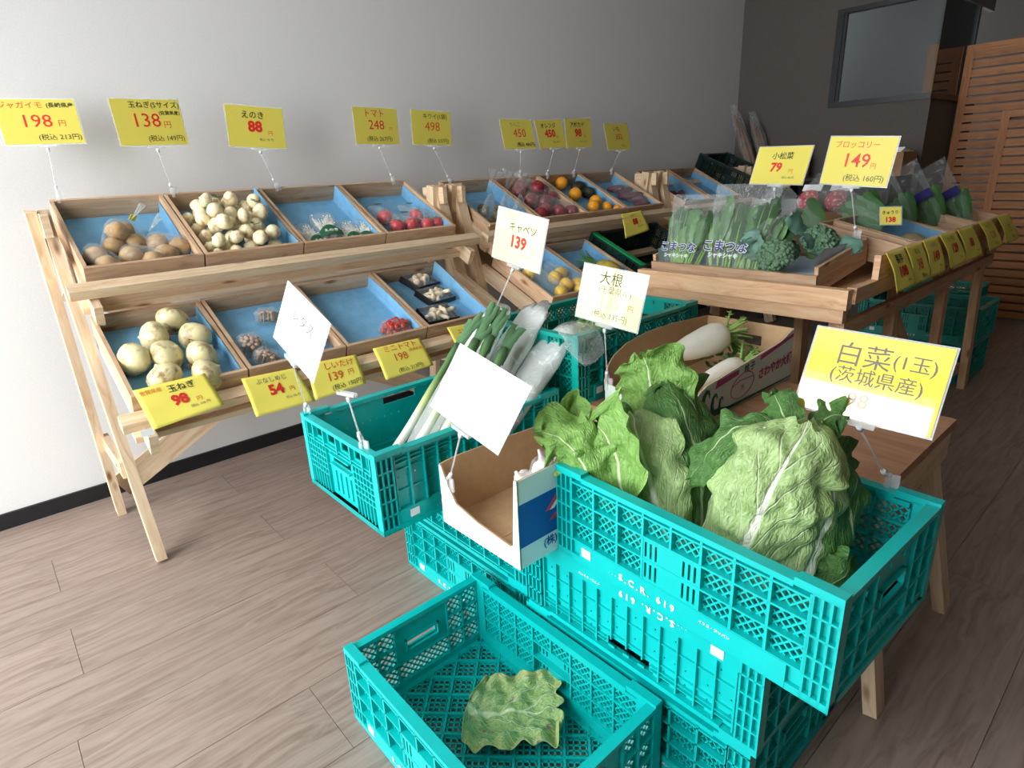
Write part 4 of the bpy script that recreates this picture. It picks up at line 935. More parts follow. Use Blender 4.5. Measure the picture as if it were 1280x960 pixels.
wall(t, 'left_panel', lw, 'x', 1.114, 1.118, 'kraft_inner'); wall(t, 'right_panel', rw, 'x', .840, .844, 'kraft_inner'); wall(t, 'right_skin', rw, 'x', .8385, .840, 'carton_white')
wall(t, 'back_panel', [(.844, gz), (1.114, gz), (1.114, .572), (.844, .60)], 'y', 1.282, 1.286, 'kraft_inner')
MB().box(.7255-1, 1.282-1, .844-.98, 1.114-.98, .002, .006).build('bottom_flap', MAT['kraft_inner'], t); MB().box(.7255-1, 1.0-1, .95-.98, 1.114-.98, .006, .009).build('bottom_flap', MAT['kraft_inner'], t); MB().box(.7255-1, 1.0-1, .844-.98, .948-.98, .006, .009).build('bottom_flap', MAT['kraft_inner'], t)
wall(t, 'blue_band', [(.722, .480), (1.286, .480), (1.286, .586), (.722, .584)], 'x', .8378, .8385, 'band_blue')
wall(t, 'red_mark', [(.800, .538), (.836, .572), (.862, .572), (.822, .538)], 'x', .8372, .8378, 'mark_red'); wall(t, 'white_mark', [(.812, .538), (.846, .566), (.858, .566), (.826, .538)], 'x', .8368, .8372, 'carton_white')
wall(t, 'red_mark', [(.812, .512), (.845, .536), (.87, .536), (.84, .512)], 'x', .8372, .8378, 'mark_red')
obj('lettering', text_mesh('(株)ミ', .026, MAT['band_blue'], .02), t, (.826-1, .8378-.98, .461-gz), (Q, 0, 0))
gb = thing('garlic_bulb', 'white garlic bulb in the bag along the printed wall of the carton', 'garlic', (1.0, .9, .5), group='garlic bulbs in the carton')
MB().lathe([(0, -.02), (.014, -.022), (.026, -.012), (.029, .002), (.022, .016), (.009, .025), (.005, .036), (.004, .05), (0, .05)], 20, mod=lambda R, z, a: (R*(1+.09*math.sin(6*a)*(z < .02)), z)).build('bulb', MAT['garlic_white'], gb)
GP = []
r = random.Random(2)
for lay in range(4):
    for i in range(5):
        for j in range(2): GP.append((.835+.064*i+r.uniform(-.008, .008), .876+.056*j+r.uniform(-.005, .005), .462+.050*lay+(.0 if lay < 3 else .004*(i % 2))))
for i, p in enumerate([p for p in GP if not (p[2] > .60 and p[1] > .90)]):
    o = gb if i == 0 else copy_tree(gb); o.location = p; o.rotation_euler = rr(.9)
bag_over([((.85, .885, .605), .038), ((.93, .89, .61), .04), ((1.05, .89, .60), .04), ((.85, .91, .48), .04), ((1.05, .91, .48), .04)], 'clear bag of garlic bulbs in the white and blue carton', seed=80)
# ------------------------------------------------------------------ daikon carton
dz = .582
t = thing('daikon_carton', 'mint carton with green waves holding two daikon', 'carton', (1.6, .96, dz))
dr = [(1.303, dz), (1.845, dz), (1.838, .742), (1.75, .716), (1.68, .711), (1.545, .700), (1.441, .691), (1.36, .684), (1.325, .672), (1.303, .655)]
dl = [(1.303, dz), (1.845, dz), (1.840, .741), (1.642, .754), (1.50, .753), (1.40, .738), (1.345, .715), (1.318, .690), (1.303, .645)]
wall(t, 'right_panel', dr, 'x', .8015, .806, 'kraft_inner'); wall(t, 'right_skin', dr, 'x', .800, .8015, 'carton_mint')
wall(t, 'left_panel', dl, 'x', 1.096, 1.1, 'kraft_inner')
bp = MB(); ys = [(.806, .90), (.985, 1.096)]
for a, b in ys: bp.box(1.838-1.6, 1.842-1.6, a-.96, b-.96, 0, .742-dz)
bp.box(1.838-1.6, 1.842-1.6, .90-.96, .985-.96, 0, .668-dz); bp.box(1.838-1.6, 1.842-1.6, .90-.96, .985-.96, .700-dz, .742-dz); bp.build('back_panel', MAT['kraft_inner'], t)
wall(t, 'front_panel', [(.802, dz), (1.1, dz), (1.1, .642), (1.0, .626), (.85, .634), (.802, .655)], 'y', 1.305, 1.309, 'kraft_inner'); wall(t, 'front_skin', [(.80, dz), (1.1, dz), (1.1, .642), (1.0, .626), (.85, .634), (.80, .655)], 'y', 1.303, 1.305, 'carton_mint')
MB().box(1.309-1.6, 1.838-1.6, .806-.96, 1.096-.96, .001, .004).build('bottom_flap', MAT['kraft_inner'], t)
def stamp(poly, mat, name='printed_wave', d=.0008, k=0): return wall(t, name, poly, 'x', .800-d-k*.0004, .800-k*.0004, mat)
def wave(cx, cz, s):
    P = []
    for i in range(15): a = 2.5-i*.30; P.append((cx+s*.5*math.cos(a)+.1*s, cz+s*.55*math.sin(a)))
    for i in range(15): a = -1.7+i*.27; P.append((cx+s*.30*math.cos(a)+.20*s, cz+s*.34*math.sin(a)+.06*s))
    return P
def crescent(x, z, s):      # curling wave crest
    out = [(x-.5*s, z-.9*s), (x-.46*s, z-.2*s), (x-.30*s, z+.38*s), (x+.02*s, z+.62*s), (x+.28*s, z+.52*s), (x+.36*s, z+.26*s), (x+.26*s, z+.10*s)]
    inn = [(x+.24*s, z+.30*s), (x+.10*s, z+.40*s), (x-.06*s, z+.22*s), (x-.10*s, z-.25*s), (x+.05*s, z-.62*s), (x+.40*s, z-.9*s)]
    return out+inn
stamp(crescent(1.358, .640, .055), 'wave_green'); stamp(crescent(1.400, .628, .040), 'wave_green', k=1); stamp(crescent(1.434, .618, .028), 'wave_green', k=2)
stamp([(1.318, .590), (1.37, .586), (1.845, .588), (1.845, .591), (1.47, .596), (1.42, .606), (1.33, .606)], 'wave_green', k=3)
stamp([(1.40, .664), (1.52, .676), (1.52, .690), (1.41, .684)], 'print_plum', 'printed_band'); stamp([(1.64, .689), (1.838, .717), (1.838, .728), (1.64, .703)], 'print_plum', 'printed_band')
obj('lettering', text_mesh('銚 子', .026, MAT['wave_green'], .03), t, (1.578-1.6, .7985-.96, .682-dz), (Q, -.06, 0))
obj('lettering', text_mesh('さわやか大根', .036, MAT['print_plum'], .035, 'CENTER', .92), t, (1.735-1.6, .7985-.96, .648-dz), (Q, -.04, 0))
ring = MB(); ring.tube([(1.545-1.6+.062*math.cos(a*PI/12), .7990-.96, .638-dz+.036*math.sin(a*PI/12+.15)) for a in range(25)], .0012, 4, False); ring.tube([(1.487-1.6, .799-.96, .645-dz), (1.53-1.6, .799-.96, .655-dz), (1.60-1.6, .799-.96, .652-dz)], .0012, 4).build('printed_oval', MAT['print_plum'], t)
obj('lettering', text_mesh('秀', .022, MAT['print_plum'], .0), t, (1.545-1.6, .7985-.96, .63-dz), (Q, 0, 0))
def daikon(label, a, b, r, sd_):
    a, b = Vector(a), Vector(b); t = thing('daikon', label, 'radish', a); d = b-a; n = d.normalized(); q = n.to_track_quat('Z', 'X').to_euler(); L = d.length
    pr = [(0, 0), (.12, .01), (.30, .10), (.52, .25), (.82, .5), (.98, .74), (1.0, .86), (.88, .95), (.55, 1.0), (0, 1.012)]
    MB().lathe([(p*r, z*L) for p, z in pr], 24, mod=lambda R, z, a_: (R*(1+.03*math.sin(2*a_+z*8)), z)).build('root', MAT['daikon_white'], t, (0, 0, 0), q)
    rn = random.Random(sd_)
    for k in range(13):
        an = k*2.4; u = Vector((math.cos(an), math.sin(an), 0)); sp_ = .35+.65*((k*37) % 13)/13; dd = (n + (Vector((0, 0, 1))*math.sin(an) + n.cross(Vector((0, 0, 1)))*math.cos(an))*sp_*.95).normalized()
        Ls = .07+.05*rn.random(); p0 = d+dd*.004; P = [p0, p0+dd*Ls*.55, p0+dd*Ls+Vector((0, 0, -.006))]
        mb = MB().tube(P, [.0048, .004, .0032], 6)
        for m in range(5):
            c = catmull(P, .35+.13*m); sdv = dd.cross(Vector((.3, .1, 1))).normalized()*(1 if m % 2 else -1); mb.tube([c, c+sdv*.012+dd*.006], [.002, .001], 4)
        mb.build('leaf_stalk', MAT['stalk_green'], t)
    return t
daikon('thick white daikon on top in the mint carton', (1.44, 1.02, .690), (1.715, .962, .722), .047, 1)
daikon('white daikon lying lower beside the printed carton wall', (1.41, .90, .630), (1.66, .872, .650), .036, 2)
mb = MB(); r = random.Random(6)
for k in range(60):
    p = Vector((r.uniform(1.68, 1.80), r.uniform(.83, .99), r.uniform(.60, .655))); d = Vector((r.uniform(-1, 1), r.uniform(-1, 1), r.uniform(-.2, .8))).normalized(); leaf([p, p+d*.02, p+d*.04], .012, (0, 0, 1), wrap=.6, ruf=.003, crink=.002, seed=k, nu=5, nv=4, mb=mb)
tag(mb.build('daikon_greens', MAT['leaf_deep']), 'cut daikon greens filling the end of the mint carton', 'greens', kind='stuff')
# ------------------------------------------------------------------ greens on the table
BT = Vector((2.255, 1.16, .83)); KT = .128        # tray leans towards the shop front (-x)
ktray = thing('wooden_tray', 'large wooden tray of komatsuna and broccoli at the table front', 'tray', BT, (0, -KT, 0)); m = MAT['tray_wood']
kh = .095
MB().box(-.205, -.192, -.323, .323, 0, kh-.03).build('front_board', m, ktray); MB().box(.192, .205, -.323, .323, 0, kh).build('back_board', m, ktray)
MB().box(-.192, .192, -.323, -.31, 0, kh-.005).build('side_board', m, ktray); MB().box(-.192, .192, .31, .323, 0, kh-.005).build('side_board', m, ktray); MB().box(-.192, .192, -.31, .31, .003, .012).build('base_board', m, ktray)
def kt(x, y, z): return BT+Vector((x*math.cos(KT)-z*math.sin(KT), y, x*math.sin(KT)+z*math.cos(KT)))
plain('liner_pale', (186, 204, 226), .6)
def ls(u, v):
    s = u*.80-.40; x = -.18+.36*v; w = .004*math.sin(v*11)+.003*math.sin(v*23+2)
    if s > .305: return kt(x, .306, .014+(s-.305)+w)
    if s < -.30: return kt(x, -.305+abs(w)*.6, .014+(-.30-s)+.010*math.sin(v*6)+w)
    return kt(x, s, .0145+abs(w))
tag(MB().grid(ls, 30, 16).build('liner_sheet', MAT['liner_pale']), 'pale blue liner sheet under the komatsuna and broccoli', 'paper sheet')
veg('leaf_mid', (70, 116, 62), (94, 140, 78), 14, .4)
plain('print_purple', (46, 40, 110), .4); plain('print_pale', (214, 226, 224), .4)
def komatsuna(label, y, h, seed, sc=1.0, tilt=.35, txt=True):
    o0 = kt(-.15, y, .02); t = thing('komatsuna_bunch', label.replace('clear bag', 'bunch').replace('printed ', '')+', leaves and pale stalks', 'greens', o0)
    rn = random.Random(seed); up = Vector((math.sin(tilt), 0, math.cos(tilt))); ext = []
    for k in range(15):
        dy = (k-7)*.0098*sc+rn.uniform(-.004, .004); dx = rn.uniform(-.012, .02); L = h*(.44+.16*rn.random()); base = Vector((dx, dy*.75, 0)); top = base+up*L+Vector((0, dy*.55, 0))
        MB().tube([base, (base+top)/2+Vector((-.004, 0, 0)), top], [.006, .005, .0035], 6).build('stalk', MAT['stalk_green'], t)
        ll = h*(.36+.22*rn.random()); 
        leaf([top-up*.02, top+up*ll*.4+Vector((-.004, dy*.1, 0)), top+up*ll*.8+Vector((-.0, dy*.15, 0)), top+up*ll+Vector((.008, dy*.2, -.004))], .031*sc*(.75+.5*rn.random()), (-1, rn.uniform(-.7, .7), .2), wrap=1.5, ruf=.004, crink=.003, seed=seed+k, nu=16, nv=12, shape=lambda u: max(.12, math.sin(PI*(.06+.90*u))**.75)).build('leaf_blade', MAT[('greens_leaf', 'leaf_mid', 'greens_leaf', 'leaf_deep')[k % 4]], t)
    W_ = .094*sc
    def bg(u, v):
        a = 2*PI*u; r1 = W_*(.82+.42*v); th = .060*(1-.60*v**2)
        return Vector((th*math.cos(a)-.0+.01*v, r1*math.sin(a), -.004))+up*(v*h*1.30)+Vector((.006*noise.noise(Vector((u*9, v*9, seed)))*(.4+v*2), .006*noise.noise(Vector((u*9, v*9, seed+5))), 0))
    b = MB().grid(bg, 40, 24, closeu=True).build('plastic_bag', MAT['clear_film'], None, o0); tag(b, label, 'bag')
    if txt:
        wv = up*(h*.43)+Vector((-.062, 0, 0)); rz = (Q-tilt, 0, -Q)
        o = obj('lettering', text_mesh('こまつな', .040*sc, MAT['print_pale'], .075), b, wv, (Q, 0, -Q)); o.rotation_euler = Euler((Q-tilt*.9, 0, -Q)); o = obj('lettering', text_mesh('こまつな', .040*sc, MAT['print_purple'], .022), b, wv+Vector((-.002, 0, .0005)), Euler((Q-tilt*.9, 0, -Q)))
        o = obj('lettering', text_mesh('シャキシャキ', .018*sc, MAT['print_pale'], .05), b, wv+up*(-.032)+Vector((-.001, 0, 0)), Euler((Q-tilt*.9, 0, -Q)))
komatsuna('printed clear bag of komatsuna, left one', .225, .235, 1)
komatsuna('printed clear bag of komatsuna, right and taller one', .03, .265, 20, 1.12)
komatsuna('clear bag of komatsuna behind the broccoli, unprinted side', -.06, .235, 40, .8, .5, False)
def broccoli(label, c, r, seed):
    t = thing('broccoli', label, 'broccoli', c); mb = MB(); rn = random.Random(seed)
    bm = blob(r*.9, r*.9, r*.62, .1, 2, seed, 20, 12); 
    for k in range(230):
        z = 1-rn.random()*1.3; a = rn.uniform(0, 2*PI); q = math.sqrt(max(0, 1-z*z)); j = .86+.14*rn.random(); p = Vector((r*.92*j*q*math.cos(a), r*.92*j*q*math.sin(a), r*.64*j*z)); s = r*(.085+.07*rn.random())
        b0 = len(mb.v)
        mb.grid(lambda u, v: p+Vector((s*math.sin(PI*v)*math.cos(2*PI*u), s*math.sin(PI*v)*math.sin(2*PI*u), s*math.cos(PI*v)))*(1+.4*noise.noise(Vector((u*6, v*5, k)))), 7, 4, closeu=True)
    o = mb.build('florets', MAT['broccoli_head'], t); o['kind'] = 'stuff'; bm.build('head', MAT['broccoli_head'], t)
    MB().tube([(0, 0, -r*.2), (.01, 0, -r*1.0)], [r*.35, r*.28], 12).build('stem', MAT['stalk_green'], t)
    return t
b1 = broccoli('broccoli head with its dome toward the front of the tray', kt(-.125, -.145, .10), .068, 3); b1.rotation_euler = (0, -.7, 0)
b2 = broccoli('broccoli head with leaves at the right end of the tray', kt(.04, -.22, .115), .07, 9); b2.rotation_euler = (.5, -.3, 0)
for b, sps in ((b2, (((-.02, .05, .02), (-.05, .08, .05), (-.07, .11, .09)), ((.02, -.05, .02), (.03, -.09, .03), (.02, -.12, .01)), ((-.06, .0, .02), (-.09, .02, .04), (-.11, .03, .05)))), (b1, (((0, .06, 0), (-.0, .09, .03), (-.0, .10, .07)), ((0, .05, .03), (.03, .09, .04), (.05, .11, .06))))):
    for k, sp_ in enumerate(sps): leaf(sp_, .035, (-.6, 0, 1), wrap=.8, ruf=.006, crink=.004, seed=k+4, nu=14, nv=10).build('leaf_blade', MAT['broccoli_leaf'], b)
b3 = broccoli('broccoli head half hidden between the komatsuna bag and the others', kt(.0, -.12, .09), .055, 15); b3.rotation_euler = (.3, -.5, 1)
# trays along the aisle side of the table (they tip toward -y)
AT = .235
for i, (a, b, lb, ln) in enumerate(((2.475, 2.60, 'narrow wooden tray at the aisle edge beside the komatsuna tray', None), (2.61, 3.0, 'wooden tray of cucumbers at the aisle edge of the table', (.02, .08, 0, 0, 'blue liner sheet beside the cucumbers')), (3.01, 3.40, 'wooden tray behind the cucumber tray at the aisle edge', None), (3.41, 3.80, 'farthest wooden tray at the aisle edge of the table', None))):
    TR['t%d' % i] = tray_at(a, b, (.872, .958), AT, .32, .085, lb, ln, 'trays along the aisle edge')[1]
cu = blob(.016, .016, .09, .1, 3, 5, 12, 14).mesh('cucumber', MAT['leaf_deep'])
for i in range(5): tag(obj('cucumber', cu, None, tp('t1', AT, -.10+i*.03, -.04+.03*(i % 2), .032), (0, Q, .4)), 'dark green cucumber in the aisle tray', 'vegetable', 'cucumbers in the aisle tray')
gp = [(tp('t1', AT, .08+.05*(i % 2), -.08+.05*(i//2), .035), .02) for i in range(4)]
veg('seed_grey', (150, 136, 104), (176, 160, 126), 90, .8, None, .4)
gpk = blob(.05, .045, .022, .1, 3, 2).mesh('bean_pack', MAT['seed_grey']); tag(obj('bean_pack', gpk, None, tp('t1', AT, .115, -.06, .036), (AT, 0, 0)), 'greyish bean pack beside the cucumbers', 'pack')
def greens_bag(label, p, d, L, w, seed, blue=False, mat='clear_film'):
    p, d = Vector(p), Vector(d).normalized(); sd = d.cross(Vector((-1, -.3, .2))).normalized(); rn = random.Random(seed); nn = sd.cross(d).normalized()
    t = thing('leafy_greens', label.replace('clear bag of', 'bunch of')+', inside its bag', 'greens', p)
    for k in range(7):
        off = sd*(k-3)*w*.2; leaf([off*.5, off+d*L*.25, off*1.2+d*L*(.42+.15*rn.random())+nn*rn.uniform(-.01, .01)], w*.17, nn, wrap=.8, ruf=.003, crink=.003, seed=seed+k, nu=10, nv=6).build('leaf_blade', MAT['leek_dark' if k % 2 else 'leaf_deep'], t)
    def bg(u, v):
        a = 2*PI*u; return sd*(w*.62*math.sin(a)*(.8+.25*v))+nn*(.028*(1-.8*v)*math.cos(a))+d*(L*v)+Vector((.004*noise.noise(Vector((u*8, v*8, seed))),)*3)
    b = MB().grid(bg, 24, 12, closeu=True).build('plastic_bag', MAT[mat], None, p); tag(b, label, 'bag')
    if blue: MB().bar(d*L*.50-sd*w*.5+nn*.022, d*L*.50+sd*w*.5+nn*.022, L*.13, .003, nn).build('printed_label', MAT['band_blue' if False else 'print_purple'], b)
for i, (x, y, lb) in enumerate(((3.05, 1.06, 'clear bag of standing greens, leftmost by the dark pillar'), (3.2, .98, 'clear bag of standing greens, second from the left'), (3.38, .92, 'clear bag of standing greens with a blue label, third'), (3.56, .86, 'clear bag of standing greens with a blue label, rightmost'))):
    greens_bag(lb, (x, y-.04, .90), (-.25, .42, .75), .32, .10, 100+i*11, i > 1)
greens_bag('clear bag of long green onions lying toward the cucumbers', (2.80, .90, .965), (.25, .75, .30), .42, .09, 160)
greens_bag('clear bag of feathery dark greens in the middle of the table', (2.75, 1.15, .90), (.15, .55, .35), .34, .14, 180)
# back of the table: flat cartons and two snack packs
plain('carton_brown', (150, 112, 78), .8); plain('print_yellow', (226, 200, 50), .5); plain('carton_blue', (28, 70, 130), .5)
t = thing('bean_carton', 'low brown carton with yellow and blue print behind the komatsuna', 'carton', (2.85, 1.27, TZ+.001))
MB().box(-.22, .22, -.17, .17, 0, .006).box(-.22, -.215, -.17, .17, 0, .12).box(.215, .22, -.17, .17, 0, .12).box(-.215, .215, -.17, -.165, 0, .12).box(-.215, .215, .165, .17, 0, .12).build('body', MAT['carton_brown'], t)
MB().box(-.2215, -.22, -.17, .17, .0, .05).build('printed_band', MAT['carton_blue'], t); MB().box(-.2215, -.22, -.05, .03, .05, .12).build('printed_band', MAT['print_yellow'], t)
veg('bean_red', (176, 30, 52), (204, 52, 74), 90, .4, (236, 226, 200), .3)
bpk = blob(.055, .05, .03, .08, 3, 3).mesh('bean_pack', MAT['bean_red'])
for i, (x, y, lb) in enumerate(((3.12, 1.36, 'red and cream bean pack, left of the two'), (3.12, 1.23, 'red and cream bean pack, right of the two'))):
    o = tag(obj('bean_pack', bpk, None, (x, y, TZ+.235), (0, -.9, 0)), lb, 'pack'); MB().box(.05, .085, -.045, .045, -.003, .003).build('header_card', MAT['sticker_white'], o)
    tag(MB().box(-.07, .07, -.06, .06, 0, .175).build('inner_box', MAT['carton_brown'], None, (x+.02, y, TZ+.008)), lb.replace('bean pack', 'bean pack\'s brown box'), 'box')
# dark shelf with goods by the dark wall
t = thing('shelf_unit', 'dark low shelf unit against the dark back wall', 'shelf', (4.93, 1.95, 0)); m = MAT['deep_dark_wall']
for z in (.35, .72, 1.08): MB().box(-.2, .2, -.42, .42, z-.02, z).build('shelf_board', m, t)
for y in (-.40, .40): MB().box(-.2, .2, y-.02, y+.02, 0, 1.08).build('side_panel', m, t)
for i, (y, w, h, lb) in enumerate(((2.28, .14, .16, 'brown carton with red print at the left end of the dark shelf'), (1.62, .26, .15, 'brown carton with papers on top at the right of the dark shelf'))):
    t = thing('shelf_carton', lb, 'carton', (4.9, y, 1.081)); MB().box(-.13, .13, -w/2, w/2, 0, h).build('body', MAT['carton_brown'], t)
    if i == 0: obj('lettering', text_mesh('大豆', .07, MAT['mark_red'], .04), t, (-.131, 0, .10), (Q, 0, -Q)); bg_ = MB().box(-.12, .12, -w/2+.01, w/2-.01, h, h+.05).build('clear_cover', MAT['milky_film'], t)
    else:
        for k in range(4): tag(MB().box(-.12, .12, -.11, .11, 0, .006).build('paper_stack', MAT['sticker_white'], None, (4.9, y+.01*k, 1.081+h+.001+k*.008), (0, 0, .12*k)), 'white paper folder on the right shelf carton, number %s from the top' % ('four', 'three', 'two', 'one')[k], 'paper')
veg('burdock_brown', (110, 86, 68), (134, 108, 88), 20, .8)
for i, (b, tp2) in enumerate((((4.97, 2.56, .955), (-.03, .26, .66)), ((5.05, 2.49, .955), (.0, .22, .60)))):
    t = thing('burdock_bundle', 'bagged bundle of brown burdock roots leaning in the corner, %s' % ('taller left one', 'shorter right one')[i], 'root', b); top = Vector(tp2)
    for k in range(7): a = k*.9; MB().tube([(.024*math.cos(a), .024*math.sin(a), 0), top*.5+Vector((.03*math.cos(a), .026*math.sin(a), .01*(k % 3))), top*(.84+.03*(k % 4))+Vector((.022*math.cos(a+1), .012*math.sin(a), 0))], [.018, .016, .010], 6).build('root', MAT['burdock_brown'], t)
    fm = MB(); ups = top.normalized()
    fm.grid(lambda u, v: top*(v*1.08-.02)+Vector((math.cos(2*PI*u), math.sin(2*PI*u), 0))*(.048*(1-.55*max(0, v-.75)*4)+.012*noise.noise(Vector((u*7, v*11, i)))), 16, 16, closeu=True).build('film', MAT['clear_film'], t)
t = thing('corner_stool', 'plain wooden box stool under the burdock bundles', 'stool', (5.02, 2.52, 0)); MB().box(-.11, .11, -.14, .14, .90, .945).build('seat', MAT['deep_dark_wall'], t)
for sx in (-.085, .085):
    for sy in (-.115, .115): MB().box(sx-.02, sx+.02, sy-.02, sy+.02, 0, .90).build('leg', MAT['deep_dark_wall'], t)
# ------------------------------------------------------------------ price signs
def card_mat(name, c, coat=1.0, ior=2.0):
    t = NT(name); t.set(Base_Color=lin(c), Roughness=.6); t.b.inputs['Coat Weight'].default_value = coat; t.b.inputs['Coat Roughness'].default_value = .03; t.b.inputs['Coat IOR'].default_value = ior; return t.m
card_mat('card_yellow', (232, 216, 60), 1.0, 2.1); card_mat('card_wall', (218, 204, 86), .25, 1.3); card_mat('card_glare_cream', (244, 238, 176), 1.0, 1.9); card_mat('card_glare_white', (246, 246, 246), 1.0, 1.9)  # painted glare: the cream and white colours stand for cards washed out by daylight
plain('paper_yellow', (236, 220, 96), .7); plain('ink_black', (42, 40, 34), .5); plain('ink_red', (214, 44, 34), .5); plain('ink_orange', (214, 92, 28), .5); plain('ink_grey', (110, 104, 92), .6); plain('ink_faint', (226, 190, 160), .6)  # the palest ink has the glare that washes out strokes painted into its colour
plain('clip_white', (238, 240, 242), .3); plain('ink_green', (60, 104, 52), .5)
t = NT('clear_plastic'); t.set(Base_Color=(.9, .93, .95, 1), Roughness=.08); t.b.inputs['Specular IOR Level'].default_value = .9
tr = t.add('ShaderNodeBsdfTransparent'); mx = t.add('ShaderNodeMixShader'); mx.inputs[0].default_value = .32; t.link(tr.outputs[0], mx.inputs[1]); t.link(t.b.outputs[0], mx.inputs[2]); t.link(mx.outputs[0], t.n['Material Output'].inputs[0])
TXT = {}
def txt(body, size, mat, bold):
    k = (body, round(size, 4), mat, bold)
    if k not in TXT: TXT[k] = text_mesh(body, size, MAT[mat], bold)
    return TXT[k]
def clip_stand(t, base, hold, cards_right, lean=(0, 0, 1)):
    """transparent sign holder: clip jaw at base, rod, joints, bar at hold (all in t's local frame = world offset)"""
    b, h = Vector(base), Vector(hold); r = Vector(cards_right)
    d = (h-b); s = b+d.normalized()*.03; e = h-d.normalized()*.012
    mb = MB(); mb.bar(b+Vector((0, 0, -.022)), b+Vector((0, 0, .012)), .016, .010, r); mb.bar(b+Vector((0, 0, .012)), s, .010, .008, r); mb.bar(b+Vector((0, 0, -.018))+r*.012, b+Vector((0, 0, .016))+r*.012, .004, .014, r)
    mb.build('clip', MAT['clear_plastic'], t)
    MB().tube([s, e], .0023, 8).build('rod', MAT['clear_plastic'], t)
    MB().tube([s-d.normalized()*.006, s+d.normalized()*.006], .0048, 8).build('joint', MAT['clip_white'], t); MB().tube([e-d.normalized()*.008, e+d.normalized()*.004], .0050, 8).build('joint', MAT['clip_white'], t)
    MB().bar(h-r*.028, h+r*.028, .012, .008, Vector((0, 0, 1))).build('holder', MAT['clear_plastic'], t)
def sign(label, pos, right, up, W_, H_, card, lines, base, group=None, stand=True):
    pos, right, up = Vector(pos), Vector(right).normalized(), Vector(up).normalized(); n = right.cross(up); up = n.cross(right)
    b = Vector(base) if base is not None else pos-up*H_/2
    t = thing('price_sign', label, 'sign', b, group=group)
    M = Matrix((right, up, n)).transposed()
    def put(name, me, off):
        o = obj(name, me, t); m = M.to_4x4(); m.translation = pos-b+M @ Vector(off); o.matrix_local = m; return o
    put('card', MB().box(-W_/2, W_/2, -H_/2, H_/2, -.0006, 0).mesh('card', MAT[card]), (0, 0, 0))
    g = .0035
    put('sleeve', MB().box(-W_/2-g, W_/2+g, -H_/2-g, H_/2+g, -.0022, -.0009).mesh('sleeve', MAT['clear_plastic']), (0, 0, 0))
    for body, fx, fy, sz, mat, bold in lines: put('lettering', txt(body, sz*H_, mat, bold), (fx*W_, fy*H_, .0006))
    if stand: clip_stand(t, (0, 0, 0), pos-b-up*(H_/2+.006), right)
    return t
W0, H0 = .226, .155
def hand(title, price, tax, tcol='ink_black', extra=(), px=-.02, tx=.02):
    return [(title, tx, .36, .20, tcol, 0), (price, px, .03, .42, 'ink_red', 0), ('円', .30, -.05, .15, 'ink_red', 0), (tax, .12, -.36, .17, 'ink_black', 0)]+list(extra)
def prnt(title, price, tax): return [(title, -.04, .28, .20, 'ink_black', .012), (price, -.02, .0, .36, 'ink_red', .042), ('円', .24, -.14, .13, 'ink_orange', 0), (tax, .16, -.30, .075, 'ink_grey', 0)]
ZC = 1.215
